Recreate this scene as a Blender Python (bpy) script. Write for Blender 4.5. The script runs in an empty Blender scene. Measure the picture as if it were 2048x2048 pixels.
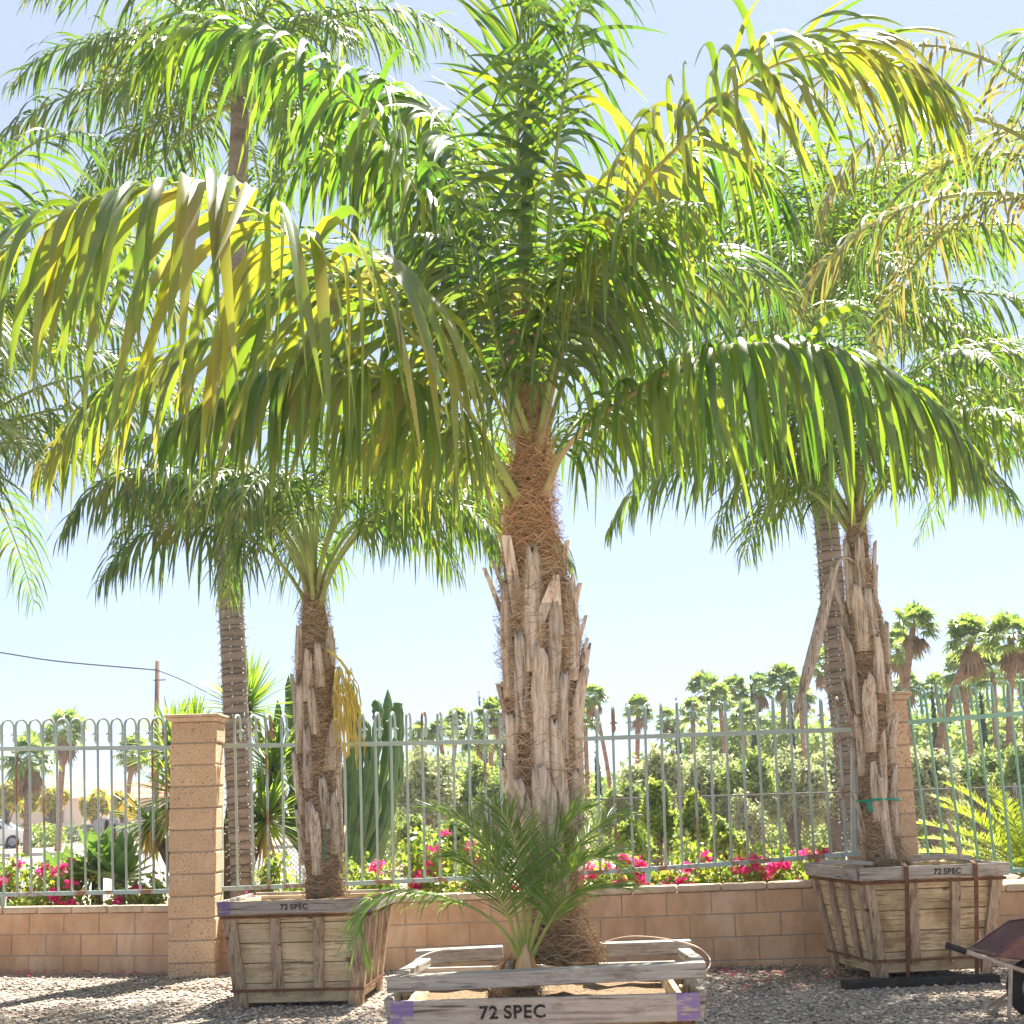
import bpy, math, random
import numpy as np
from mathutils import Vector as V, Matrix
random.seed(7); np.random.seed(7)
R = math.radians; PI = math.pi
S = bpy.context.scene; C = S.collection
# ---------------------------------------------------------------- camera
F = 3100.0; PITCH = R(10.62); ROLL = R(1.75); CAMP = V((0, 0, 1.5))
fw = V((0, math.cos(PITCH), math.sin(PITCH))); u0 = V((0, -math.sin(PITCH), math.cos(PITCH))); r0 = V((1, 0, 0))
rt = r0*math.cos(ROLL) - u0*math.sin(ROLL); up = u0*math.cos(ROLL) + r0*math.sin(ROLL)
cd = bpy.data.cameras.new('camera'); cam = bpy.data.objects.new('camera', cd); C.objects.link(cam)
M = Matrix((rt, up, -fw)).transposed().to_4x4(); M.translation = CAMP; cam.matrix_world = M
cd.sensor_width = 36; cd.lens = F/2048*36; cd.clip_end = 3000; cd.clip_start = .1
S.camera = cam
# ---------------------------------------------------------------- world, sun, exposure
w = bpy.data.worlds.new('World'); S.world = w; w.use_nodes = True
SUNEL = R(57); SUNAZ = R(22)
nt = w.node_tree; sky = nt.nodes.new('ShaderNodeTexSky'); sky.sky_type = 'NISHITA'; sky.sun_disc = False
sky.sun_elevation = SUNEL; sky.sun_rotation = SUNAZ; sky.air_density = .6; sky.dust_density = .45; sky.ozone_density = 5.5
mxs = nt.nodes.new('ShaderNodeMix'); mxs.data_type = 'RGBA'; mxs.inputs[0].default_value = .7; mxs.inputs[7].default_value = (2.05, 2.3, 2.7, 1)   # flat haze colour mixed into the sky, evens it and brightens the shade
nt.links.new(sky.outputs[0], mxs.inputs[6]); nt.links.new(mxs.outputs[2], nt.nodes['Background'].inputs[0]); nt.nodes['Background'].inputs[1].default_value = .06
sl = bpy.data.lights.new('sun', 'SUN'); sl.energy = 4.0; sl.angle = R(.5); sl.color = (1, .94, .83)
so = bpy.data.objects.new('sun', sl); C.objects.link(so)
sd = V((math.sin(SUNAZ)*math.cos(SUNEL), math.cos(SUNAZ)*math.cos(SUNEL), math.sin(SUNEL)))
so.rotation_euler = (-sd).to_track_quat('-Z', 'Y').to_euler(); so.location = (0, 0, 30)
S.view_settings.view_transform = 'Standard'; S.view_settings.look = 'None'; S.view_settings.gamma = 1
S.view_settings.exposure = 2.45
# ---------------------------------------------------------------- helpers
def ray(px, py):
    return fw + rt*((px-1024)/F) + up*((1024-py)/F)
def at(px, py, Y):
    d = ray(px, py); return CAMP + d*(Y/d.y)
def ground(px, py, z=0):
    d = ray(px, py); return CAMP + d*((z-CAMP.z)/d.z)
def xat(px, Y, py=1650): return at(px, py, Y).x

class MB:
    def __init__(s): s.v = []; s.f = []; s.m = []
    def add(s, vs, fs, m=0):
        n = len(s.v); s.v += [tuple(v) for v in vs]; s.f += [tuple(i+n for i in f) for f in fs]; s.m += [m]*len(fs); return s
    def hexa(s, p, m=0):   # p: bottom 4 ccw, top 4 ccw
        return s.add(p, [(3,2,1,0),(4,5,6,7),(0,1,5,4),(1,2,6,5),(2,3,7,6),(3,0,4,7)], m)
    def box(s, a, b, m=0):
        x0,y0,z0 = a; x1,y1,z1 = b
        return s.hexa([(x0,y0,z0),(x1,y0,z0),(x1,y1,z0),(x0,y1,z0),(x0,y0,z1),(x1,y0,z1),(x1,y1,z1),(x0,y1,z1)], m)
    def bar(s, a, b, wx, wy, m=0, side=None):
        a = V(a); b = V(b); d = (b-a).normalized()
        sx = (V(side) if side else (V((1,0,0)) if abs(d.x) < .8 else V((0,0,1))))
        sx = (sx - d*sx.dot(d)).normalized(); sy = d.cross(sx)
        q = lambda o: [o-sx*wx/2-sy*wy/2, o+sx*wx/2-sy*wy/2, o+sx*wx/2+sy*wy/2, o-sx*wx/2+sy*wy/2]
        return s.hexa(q(a)+q(b), m)
    def tube(s, pts, rad, n=8, m=0, cap=True, lobes=0, depth=.3):
        pts = [V(p) for p in pts]; k = len(pts)
        if not hasattr(rad, '__len__'): rad = [rad]*k
        b = len(s.v); ref = None
        for i, p in enumerate(pts):
            t = (pts[min(i+1,k-1)]-pts[max(i-1,0)]).normalized()
            if ref is None: ref = V((1,0,0)) if abs(t.x) < .8 else V((0,1,0))
            ref = (ref - t*ref.dot(t)).normalized(); bn = t.cross(ref)
            for j in range(n):
                a = 2*PI*j/n; r = rad[i]*(1 if not lobes else (1-depth*(.5-.5*math.cos(lobes*a))))
                s.v.append(tuple(p + ref*(r*math.cos(a)) + bn*(r*math.sin(a))))
        for i in range(k-1):
            for j in range(n):
                s.f.append((b+i*n+j, b+i*n+(j+1)%n, b+(i+1)*n+(j+1)%n, b+(i+1)*n+j)); s.m.append(m)
        if cap:
            s.f.append(tuple(b+j for j in range(n))[::-1]); s.m.append(m)
            s.f.append(tuple(b+(k-1)*n+j for j in range(n))); s.m.append(m)
        return s
    def build(s, name, mats, parent=None, smooth=False, bevel=0):
        me = bpy.data.meshes.new(name); me.from_pydata(s.v, [], s.f)
        if not isinstance(mats, (list, tuple)): mats = [mats]
        for m in mats: me.materials.append(m)
        if len(mats) > 1: me.polygons.foreach_set('material_index', s.m)
        if smooth: me.polygons.foreach_set('use_smooth', [True]*len(me.polygons))
        me.update(); o = bpy.data.objects.new(name, me); C.objects.link(o)
        if parent: o.parent = parent; o.matrix_parent_inverse = Matrix.Translation(-parent.location) if parent.type == 'EMPTY' else Matrix()
        if bevel:
            bm = o.modifiers.new('bevel', 'BEVEL'); bm.width = bevel; bm.segments = 2; bm.limit_method = 'ANGLE'
        return o
def npbuild(name, vs, quads, mat, parent=None, midx=None, smooth=False):
    me = bpy.data.meshes.new(name); vs = np.asarray(vs, np.float32).reshape(-1,3); quads = np.asarray(quads, np.int32)
    k = quads.shape[1]; n = len(quads)
    me.vertices.add(len(vs)); me.vertices.foreach_set('co', vs.ravel())
    me.loops.add(n*k); me.loops.foreach_set('vertex_index', quads.ravel())
    me.polygons.add(n); me.polygons.foreach_set('loop_start', np.arange(0, n*k, k)); me.polygons.foreach_set('loop_total', np.full(n, k))
    mats = mat if isinstance(mat, (list, tuple)) else [mat]
    for m in mats: me.materials.append(m)
    if midx is not None: me.polygons.foreach_set('material_index', np.asarray(midx, np.int32))
    if smooth: me.polygons.foreach_set('use_smooth', np.ones(n, bool))
    me.update(calc_edges=True); me.validate()
    o = bpy.data.objects.new(name, me); C.objects.link(o)
    if parent: o.parent = parent; o.matrix_parent_inverse = Matrix.Translation(-parent.location) if parent.type == 'EMPTY' else Matrix()
    return o
def tag(o, label, cat=None, group=None, kind=None):
    if label: o['label'] = label
    if cat: o['category'] = cat
    if group: o['group'] = group
    if kind: o['kind'] = kind
    return o
def thing(name, label, cat, loc, group=None, kind=None):
    o = bpy.data.objects.new(name, None); C.objects.link(o); o.location = loc; o.empty_display_size = .2
    return tag(o, label, cat, group, kind)
def crom(P, n):
    P = [V(p) for p in P]; P = [P[0]*2-P[1]] + P + [P[-1]*2-P[-2]]; k = len(P)-3; out = []
    for i in range(n):
        t = i/(n-1)*k; j = min(int(t), k-1); u = t-j; a,b,c,d = P[j:j+4]
        out.append(.5*((2*b)+(c-a)*u+(2*a-5*b+4*c-d)*u*u+(3*b-a-3*c+d)*u**3))
    return out
# ---------------------------------------------------------------- materials
def rgba(c): return (c[0], c[1], c[2], 1)
class Mt:
    def __init__(s, name, rough=.8, spec=.3):
        s.m = bpy.data.materials.new(name); s.m.use_nodes = True; s.n = s.m.node_tree.nodes; s.l = s.m.node_tree.links
        s.b = s.n['Principled BSDF']; s.b.inputs['Roughness'].default_value = rough; s.b.inputs['Specular IOR Level'].default_value = spec
        s.tc = None
    def link(s, a, b): s.l.new(a, b)
    def coord(s, scale=(1,1,1), kind='Object'):
        if not s.tc: s.tc = s.n.new('ShaderNodeTexCoord')
        mp = s.n.new('ShaderNodeMapping'); mp.inputs['Scale'].default_value = scale; s.link(s.tc.outputs[kind], mp.inputs[0]); return mp.outputs[0]
    def noise(s, scale, detail=6, rough=.6, co=None, dist=0):
        t = s.n.new('ShaderNodeTexNoise'); t.inputs['Scale'].default_value = scale; t.inputs['Detail'].default_value = detail
        t.inputs['Roughness'].default_value = rough; t.inputs['Distortion'].default_value = dist
        s.link(co or s.coord(), t.inputs['Vector']); return t.outputs['Fac']
    def voro(s, scale, co=None, out='Distance', feature='F1'):
        t = s.n.new('ShaderNodeTexVoronoi'); t.feature = feature; t.inputs['Scale'].default_value = scale; s.link(co or s.coord(), t.inputs['Vector']); return t.outputs[out]
    def ramp(s, fac, stops):
        r = s.n.new('ShaderNodeValToRGB'); e = r.color_ramp.elements
        while len(e) < len(stops): e.new(.5)
        for i, (p, c) in enumerate(stops):
            e[i].position = p; e[i].color = rgba(c) if hasattr(c, '__len__') else (c,c,c,1)
        s.link(fac, r.inputs[0]); return r.outputs[0]
    def mix(s, fac, a, b, mode='MIX'):
        x = s.n.new('ShaderNodeMix'); x.data_type = 'RGBA'; x.blend_type = mode
        for v, i in ((fac, 0), (a, 6), (b, 7)):
            if hasattr(v, 'type') and hasattr(v, 'node'): s.link(v, x.inputs[i])
            else: x.inputs[i].default_value = v if i == 0 else rgba(v)
        return x.outputs[2]
    def island(s): return s.n.new('ShaderNodeNewGeometry').outputs['Random Per Island']
    def color(s, c):
        if hasattr(c, 'node'): s.link(c, s.b.inputs['Base Color'])
        else: s.b.inputs['Base Color'].default_value = rgba(c)
        return s
    def bump(s, h, strength=.4, dist=.01):
        b = s.n.new('ShaderNodeBump'); b.inputs['Strength'].default_value = strength; b.inputs['Distance'].default_value = dist
        s.link(h, b.inputs['Height']); s.link(b.outputs[0], s.b.inputs['Normal']); return s

def leafmat(name, cols, trans, tf=.45, rough=.35, spec=.6, dry=None):
    m = Mt(name, rough, spec); r = m.island(); c = m.ramp(r, [(i/(len(cols)-1), q) for i, q in enumerate(cols)])
    tcol = m.ramp(r, [(i/(len(trans)-1), q) for i, q in enumerate(trans)])
    if dry:
        nz = m.noise(3.5, 4, .6); k = m.ramp(nz, [(.52, 0), (.68, 1)]); mm = m.mix(k, (0,0,0), (dry[3],)*3)
        c = m.mix(mm, c, dry[:3]); tcol = m.mix(mm, tcol, [min(1, x*1.7) for x in dry[:3]])
    m.color(c); t = m.n.new('ShaderNodeBsdfTranslucent'); m.link(tcol, t.inputs[0])
    x = m.n.new('ShaderNodeMixShader'); x.inputs[0].default_value = tf; m.link(m.b.outputs[0], x.inputs[1]); m.link(t.outputs[0], x.inputs[2])
    m.link(x.outputs[0], m.n['Material Output'].inputs[0]); return m.m
def simple(name, c, rough=.6, spec=.3, metal=0, var=.15, sc=8, bump=0):
    m = Mt(name, rough, spec); n = m.noise(sc, 6); m.color(m.ramp(n, [(.3, [x*(1-var) for x in c]), (.7, [min(1, x*(1+var)) for x in c])]))
    m.b.inputs['Metallic'].default_value = metal
    if bump: m.bump(n, bump, .01)
    return m.m
def wood(name, c1, c2, c3, vertical=False, paint=None, stain=None):
    m = Mt(name, .85, .2); sc = (26,26,1.3) if vertical else (1.3,1.3,26)
    g = m.noise(1.6, 8, .7, m.coord(sc), .6); fine = m.noise(7, 6, .7, m.coord(sc))
    rnd = m.ramp(m.island(), [(0, .62), (1, 1.1)])
    c = m.ramp(g, [(.37, [x*.8 for x in c1]), (.47, c2), (.62, c3)]); c = m.mix(.45, c, m.mix(fine, [x*.45 for x in c2], c3))
    c = m.mix(.7, c, rnd, 'MULTIPLY')
    cr = m.ramp(m.noise(3.2, 3, .5, m.coord(sc)), [(.34, .2), (.40, 1)]); c = m.mix(.8, c, cr, 'MULTIPLY')
    blot = m.noise(3.0, 5, .6)
    if stain: c = m.mix(m.ramp(blot, [(.5, 0), (.68, .8)]), c, stain)
    kn = m.voro(2.6, m.coord((1,1,2.2))); c = m.mix(m.ramp(kn, [(.05, .85), (.10, 0)]), c, (.09,.045,.02)); dirt = m.noise(5, 7, .75, m.coord((1,1,2.5) if not vertical else (2.5,2.5,1))); c = m.mix(m.ramp(dirt, [(.52, 0), (.66, .55)]), c, (.15,.10,.07))
    if paint:   # purple paint worn off, only near the ends (local x)
        sx = m.n.new('ShaderNodeSeparateXYZ'); m.link(m.coord(), sx.inputs[0]); ab = m.n.new('ShaderNodeMath'); ab.operation = 'ABSOLUTE'; m.link(sx.outputs[0], ab.inputs[0])
        gt = m.n.new('ShaderNodeMath'); gt.operation = 'GREATER_THAN'; gt.inputs[1].default_value = paint[3]; m.link(ab.outputs[0], gt.inputs[0])
        wear = m.ramp(m.noise(9, 6, .7, m.coord((1,1,3))), [(.38, 0), (.48, .9)])
        mm = m.n.new('ShaderNodeMath'); mm.operation = 'MULTIPLY'; m.link(gt.outputs[0], mm.inputs[0]); m.link(wear, mm.inputs[1])
        c = m.mix(mm.outputs[0], c, paint[:3])
    m.color(c); m.bump(fine, .5, .006); return m.m

PAL = leafmat('palm_leaflet', [(.045,.085,.025),(.07,.13,.03),(.09,.15,.035),(.12,.17,.04)], [(.09,.25,.012),(.15,.32,.015),(.34,.46,.018),(.11,.26,.015)], .46, .36, 1.0, dry=(.30,.22,.06,.2))
PALB = leafmat('palm_leaflet_aged', [(.06,.10,.035),(.09,.14,.05),(.13,.16,.05),(.10,.14,.06)], [(.16,.30,.015),(.30,.42,.018),(.52,.50,.02),(.18,.32,.015)], .46, .36, 1.0, dry=(.32,.22,.08,.5))
PALD = leafmat('palm_leaflet_dark', [(.03,.07,.03),(.045,.09,.035),(.06,.11,.04)], [(.09,.23,.02),(.15,.29,.025),(.26,.36,.03)], .42, .36, .9, dry=(.35,.24,.06,.4))
PALY = leafmat('palm_leaflet_yellowing', [(.09,.13,.05),(.15,.16,.06),(.24,.19,.08)], [(.18,.27,.03),(.28,.30,.04),(.34,.25,.06)], .40, .4, .6, dry=(.32,.23,.12,.6))
DATE = leafmat('date_leaflet', [(.07,.14,.045),(.10,.19,.05),(.14,.24,.06)], [(.18,.38,.04),(.28,.48,.04),(.34,.52,.04)], .34, .35, .6)
STALK = simple('green_stalk', (.26,.32,.09), .5, .4, var=.3, sc=5)
STALKB = simple('brown_green_stalk', (.36,.29,.14), .6, .3, var=.35, sc=5)
m = Mt('boot_wood', .85, .2); g = m.noise(2, 8, .7, m.coord((24,24,1.6)), .5); rr = m.ramp(m.island(), [(0,.55),(1,1.15)])
m.color(m.mix(1, m.ramp(g, [(.36,(.20,.14,.10)),(.46,(.52,.41,.31)),(.62,(.76,.66,.55))]), rr, 'MULTIPLY')); m.bump(g, .7, .01); BOOT = m.m
m = Mt('boot_wood_grey', .9, .15); g = m.noise(2, 8, .7, m.coord((20,20,1.8)), .6)
m.color(m.mix(1, m.ramp(g, [(.36,(.12,.09,.07)),(.47,(.42,.35,.28)),(.63,(.66,.58,.50))]), m.ramp(m.island(), [(0,.6),(1,1.1)]), 'MULTIPLY')); m.bump(g, .7, .01); BOOTG = m.m
m = Mt('fibre_mat', .95, .1); g = m.noise(3, 8, .8, m.coord((6,6,30)), 1.2); m.color(m.ramp(g, [(.36,(.08,.055,.035)),(.5,(.30,.21,.135)),(.64,(.50,.38,.25))])); m.bump(g, 1, .03); FIBM = m.m
m = Mt('fibre', .9, .15); m.color(m.ramp(m.island(), [(0,(.16,.10,.06)),(.4,(.36,.24,.14)),(.75,(.52,.37,.22)),(1,(.62,.48,.32))])); FIB = m.m
m = Mt('fibre_orange', .9, .15); m.color(m.ramp(m.island(), [(0,(.26,.13,.06)),(.5,(.50,.29,.14)),(1,(.68,.46,.27))])); FIBO = m.m
def trunkmat(name, a, b, ring=14):
    m = Mt(name, .9, .15); sp = m.coord((.6,.6,ring)); g = m.noise(1, 5, .6, sp, .3); n2 = m.noise(22, 6, .7)
    c = m.ramp(g, [(.32,[x*.45 for x in a]),(.42,a),(.7,b)]); m.color(m.mix(.4, c, m.ramp(n2, [(.3,[x*.6 for x in a]),(.7,b)]))); m.bump(g, .7, .02); return m.m
RING = trunkmat('ringed_trunk', (.22,.18,.155), (.38,.32,.28))
FANT = trunkmat('fan_palm_trunk', (.22,.13,.09), (.38,.25,.17), 8)
BARK = simple('bark', (.16,.12,.09), .9, .1, var=.4, sc=12, bump=.5)

def blockmat(name, cols, specks):
    m = Mt(name, .92, .15); n = m.noise(4.5, 6, .65); c = m.ramp(n, [(.3, cols[0]), (.7, cols[1])])
    c = m.mix(.55, c, m.ramp(m.island(), [(0,.78),(1,1.1)]), 'MULTIPLY')
    if specks:
        v = m.voro(70); v2 = m.noise(55, 3, .7)
        c = m.mix(m.ramp(v, [(.12,1),(.2,0)]), c, (.13,.075,.05)); c = m.mix(m.ramp(v2, [(.36,.8),(.42,0)]), c, (.17,.10,.06)); m.bump(v2, .9, .015)
    else:
        n2 = m.noise(90, 4, .8); c = m.mix(.35, c, m.ramp(n2, [(.3,(.22,.13,.08)),(.7,(.78,.56,.38))])); m.bump(n2, .4, .004)
        eff = m.noise(1.7, 5, .6); c = m.mix(m.ramp(eff, [(.52,0),(.7,.45)]), c, (.78,.62,.47))
        st = m.noise(2.3, 6, .7, m.coord((1.4,1.4,.5))); c = m.mix(m.ramp(st, [(.46,0),(.62,.5)]), c, (.36,.21,.125))
    m.color(c); return m.m
BLOCK = blockmat('wall_block', [(.60,.33,.18),(.76,.49,.29)], False)
SPLIT = blockmat('split_face_block', [(.64,.43,.27),(.76,.54,.36)], True)
CAPM = simple('concrete_cap', (.58,.44,.31), .9, .15, var=.25, sc=7, bump=.3)
MORT = simple('mortar', (.36,.30,.25), .95, .1, var=.25, sc=30)
def fencemat(name, c, rust):
    m = Mt(name, .5, .4); n = m.noise(5, 7, .7, m.coord((1,1,.5))); n2 = m.noise(3, 4)
    cc = m.mix(m.ramp(n2, [(.35,0),(.7,.5)]), c, [min(1, x*1.18) for x in c])
    cc = m.mix(m.ramp(n, [(rust,0),(rust+.07,1)]), cc, (.27,.13,.07)); m.color(cc); return m.m
FGREY = fencemat('faded_fence_paint', (.36,.44,.42), .64)
FRUST = fencemat('rusty_fence_paint', (.33,.42,.41), .50)
FMINT = fencemat('mint_fence_paint', (.24,.45,.35), .72)
WH = wood('weathered_plank', (.50,.31,.14), (.80,.59,.34), (.90,.75,.52), False, stain=(.46,.36,.20))
WHD = wood('rotting_plank', (.38,.22,.10), (.74,.52,.28), (.86,.70,.46), False, stain=(.24,.14,.05))
WV = wood('grey_batten', (.22,.125,.07), (.48,.33,.21), (.70,.54,.39), True)
WR = wood('grey_rim_board', (.25,.20,.16), (.50,.44,.38), (.68,.62,.56), False, paint=(.22,.15,.36,.485))
WR2 = wood('grey_rim_board_plain', (.25,.20,.16), (.48,.42,.36), (.66,.60,.53), False)
WS = wood('grey_lumber', (.22,.19,.16), (.46,.42,.37), (.62,.58,.52), False)
RUSTM = simple('rusty_strap', (.15,.065,.035), .8, .3, var=.5, sc=14)
PURP = simple('purple_tape', (.26,.17,.50), .6, .3, var=.2)
m = Mt('stencil_ink', .8, .2); m.color((.035,.03,.028)); tr_ = m.n.new('ShaderNodeBsdfTransparent'); wx = m.n.new('ShaderNodeMixShader'); m.link(m.ramp(m.noise(38, 6, .8), [(.52, 0), (.58, .85)]), wx.inputs[0]); m.link(m.b.outputs[0], wx.inputs[1]); m.link(tr_.outputs[0], wx.inputs[2]); m.link(wx.outputs[0], m.n['Material Output'].inputs[0]); INK = m.m
BLACKW = simple('black_timber', (.03,.027,.025), .8, .2, var=.4)
m = Mt('soil_material', .95, .1); n = m.noise(60, 6, .8); v = m.ramp(m.voro(70), [(.1,.35),(.5,1)]); m.color(m.mix(.7, m.ramp(n, [(.3,(.16,.10,.06)),(.6,(.38,.27,.17)),(.8,(.52,.40,.27))]), v, 'MULTIPLY')); m.bump(n, 1, .02); SOIL = m.m
m = Mt('gravel_ground', .95, .15); v = m.n.new('ShaderNodeTexVoronoi'); v.inputs['Scale'].default_value = 55; m.link(m.coord(), v.inputs['Vector'])
n = m.noise(.55, 5, .6); cc = m.ramp(v.outputs['Color'], [(0,(.14,.11,.09)),(.5,(.36,.30,.25)),(1,(.56,.48,.41))]); cc = m.mix(m.ramp(n, [(.42,0),(.62,.55)]), cc, (.42,.30,.20)); m.color(cc); m.bump(v.outputs['Distance'], 1, .02); GRAV = m.m
m = Mt('pebble', .85, .25); m.color(m.ramp(m.island(), [(0,(.13,.11,.10)),(.35,(.34,.29,.25)),(.7,(.52,.44,.37)),(.9,(.68,.60,.52)),(1,(.48,.30,.19))])); PEB = m.m
DIRT = simple('dirt_material', (.34,.27,.20), .95, .1, var=.22, sc=.6)
ASPH = simple('pale_asphalt', (.22,.215,.21), .9, .15, var=.1, sc=1.5)
KERB = simple('kerb_concrete', (.50,.48,.45), .9, .15, var=.1)
STUC = simple('pale_stucco', (.62,.52,.43), .9, .1, var=.06); ROOFM = simple('clay_roof', (.42,.25,.17), .9, .1, var=.2)
BOUL = leafmat('bougainvillea_leaf', [(.06,.13,.03),(.11,.20,.04),(.17,.26,.06),(.24,.26,.06)], [(.25,.48,.03),(.45,.62,.05),(.55,.62,.08),(.6,.5,.06)], .4, .4, .5)
m = leafmat('bougainvillea_bract', [(.52,.02,.14),(.66,.04,.22),(.74,.08,.26)], [(.85,.04,.25),(.9,.06,.32),(.9,.12,.35)], .45, .6, .2); BOUF = m
OLIVE = leafmat('olive_leaf', [(.24,.29,.15),(.36,.40,.23),(.46,.48,.30)], [(.42,.48,.18),(.52,.56,.24),(.58,.60,.3)], .38, .6, .3)
SHRB = leafmat('shrub_leaf', [(.10,.17,.04),(.18,.26,.06),(.28,.34,.09)], [(.35,.50,.06),(.5,.62,.08),(.6,.66,.1)], .38, .5, .4)
MIDG = leafmat('mid_green_leaf', [(.12,.19,.06),(.20,.27,.09),(.30,.35,.13)], [(.28,.42,.08),(.40,.52,.1),(.5,.56,.14)], .36, .6, .3)
YLW = leafmat('yellow_green_leaf', [(.20,.22,.05),(.34,.32,.06),(.44,.36,.07)], [(.5,.55,.06),(.68,.6,.07),(.7,.55,.08)], .4, .6, .3)
DKG = leafmat('dark_green_leaf', [(.045,.085,.03),(.08,.13,.045),(.13,.18,.06)], [(.14,.24,.05),(.22,.34,.06),(.3,.4,.08)], .3, .6, .3)
CYP = leafmat('cypress_leaf', [(.025,.055,.03),(.04,.08,.04),(.06,.10,.05)], [(.06,.12,.04),(.1,.16,.05)], .15, .7, .2)
FANL = leafmat('fan_leaf', [(.07,.13,.05),(.12,.19,.07),(.20,.26,.10)], [(.25,.42,.06),(.40,.55,.08),(.5,.6,.1)], .36, .4, .6)
FAND = leafmat('dead_fan_leaf', [(.22,.14,.09),(.32,.22,.14)], [(.3,.2,.1),(.4,.28,.15)], .2, .8, .1)
YUCL = leafmat('yucca_leaf', [(.07,.15,.03),(.12,.22,.05),(.17,.28,.06)], [(.30,.52,.03),(.45,.65,.05),(.5,.66,.06)], .32, .35, .6)
YUCD = leafmat('dry_yucca_leaf', [(.38,.28,.10),(.5,.38,.12)], [(.5,.38,.1),(.6,.45,.12)], .3, .7, .2)
AGL = leafmat('agave_leaf', [(.08,.17,.06),(.11,.22,.08),(.15,.27,.10)], [(.25,.45,.05),(.35,.55,.08)], .25, .5, .4)
SAGO = leafmat('sago_leaf', [(.10,.18,.03),(.16,.24,.04)], [(.45,.6,.03),(.6,.66,.04)], .42, .35, .6)
CAC = simple('cactus_skin', (.11,.19,.08), .6, .35, var=.35, sc=6)
INFL = simple('yellow_flower_strand', (.62,.48,.10), .7, .2, var=.25, sc=9)
POLEM = simple('pole_wood', (.20,.13,.10), .9, .1, var=.2); WIREM = simple('dark_wire', (.06,.06,.065), .6, .3)
GALV = simple('galvanised_wire', (.34,.35,.36), .5, .4)
DKPOST = simple('dark_post', (.10,.09,.09), .7, .3)
WHITEP = simple('white_car_paint', (.72,.74,.76), .3, .5, var=.03); GLASS = simple('dark_glass', (.05,.07,.09), .1, .6, var=.1); TYRE = simple('black_rubber', (.025,.025,.025), .85, .2, var=.3, sc=20)
GREYP = simple('grey_plastic', (.16,.17,.18), .6, .3); MAILP = simple('grey_sheet_metal', (.24,.25,.28), .5, .4)
SIGNY = simple('yellow_sign', (.75,.50,.03), .6, .3, var=.04); RIB = simple('green_tape', (.01,.28,.20), .5, .3, var=.1)
BULB = simple('clear_bulb', (.72,.74,.75), .2, .6, var=.05); CORD = simple('dark_green_cord', (.03,.05,.035), .6, .3)
TRAY = simple('oxblood_tray', (.13,.06,.06), .5, .4, var=.3, sc=20); STEELT = simple('worn_tube', (.40,.32,.26), .5, .5, var=.35, sc=12)
VINE = simple('pale_cord', (.62,.46,.38), .7, .2, var=.1)

# ---------------------------------------------------------------- ground
def sheet(name, pts, z, mat, label=None):
    b = MB(); b.add([(x,y,z) for x,y in pts], [tuple(range(len(pts)))]); return tag(b.build(name, mat), label, None, None, 'structure')
sheet('ground', [(-900,-600),(900,-600),(900,1600),(-900,1600)], -.004, DIRT)
sheet('gravel_yard', [(-30,-40),(30,-40),(30,15.6),(-30,15.6)], 0.0, GRAV)
sheet('road', [(-140,36),(-3.5,34),(-4.5,62),(-140,66)], .004, ASPH)
kb = MB(); kb.bar((-140,66.2,.06),(-4.5,62.2,.06),.2,.14, side=(0,1,0)); tag(kb.build('kerb', KERB), None, None, None, 'structure')
# pebbles
N = 34000; rs = np.random.RandomState(3)
Yp = 9.9 + (rs.rand(N)**1.15)*5.6; Xp = (rs.rand(N)*2-1)*(Yp*.36+.3); sz = .006+.014*rs.rand(N)**2.5
oc = np.array([(1,0,0),(0,1,0),(-1,0,0),(0,-1,0),(0,0,.6),(0,0,-.6)], float)
ang = rs.rand(N)*PI; jit = .7+.6*rs.rand(N,6,3); vs = oc[None]*jit
ca, sa = np.cos(ang)[:,None], np.sin(ang)[:,None]; vx = vs[:,:,0]*1.35*ca - vs[:,:,1]*sa; vy = vs[:,:,0]*1.35*sa + vs[:,:,1]*ca
P = np.stack([vx*sz[:,None]+Xp[:,None], vy*sz[:,None]+Yp[:,None], vs[:,:,2]*sz[:,None]+sz[:,None]*.25+.002], -1)
tf = np.array([(0,1,4),(1,2,4),(2,3,4),(3,0,4),(1,0,5),(2,1,5),(3,2,5),(0,3,5)])
npbuild('gravel_stones', P.reshape(-1,3), (tf[None]+(np.arange(N)*6)[:,None,None]).reshape(-1,3), PEB)['kind'] = 'stuff'
tag(bpy.data.objects['gravel_stones'], 'loose grey and tan gravel stones covering the yard', 'gravel')

# ---------------------------------------------------------------- leaf scatter
def leafcloud(centres, n, size, aspect=.5, shell=.55, droop=0, rs=None, up=.3):
    """centres: list of (x,y,z,rx,ry,rz). returns verts, quads"""
    rs = rs or np.random.RandomState(random.randint(0, 10**6))
    c = np.array(centres, float); vol = (c[:,3]*c[:,4]*c[:,5])**.75; pick = rs.choice(len(c), n, p=vol/vol.sum()); q = c[pick]
    d = rs.normal(size=(n,3)); d /= np.linalg.norm(d, axis=1)[:,None]; r = (shell+(1-shell)*rs.rand(n))*(1+.12*rs.normal(size=n))
    p = q[:,:3] + d*r[:,None]*q[:,3:6]
    nrm = d*.6 + rs.normal(size=(n,3))*.7 + np.array([0,0,up]); nrm /= np.linalg.norm(nrm, axis=1)[:,None]
    a = np.cross(nrm, rs.normal(size=(n,3))); a[:,2] -= droop; a /= np.linalg.norm(a, axis=1)[:,None]; b = np.cross(nrm, a); b /= np.linalg.norm(b, axis=1)[:,None]
    s = size*(.6+.8*rs.rand(n))[:,None]
    v = np.stack([p-a*s*.5, p+b*s*aspect*.5, p+a*s*.5+nrm*s*.1, p-b*s*aspect*.5], 1)
    return v.reshape(-1,3), np.arange(n*4).reshape(-1,4)
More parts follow.
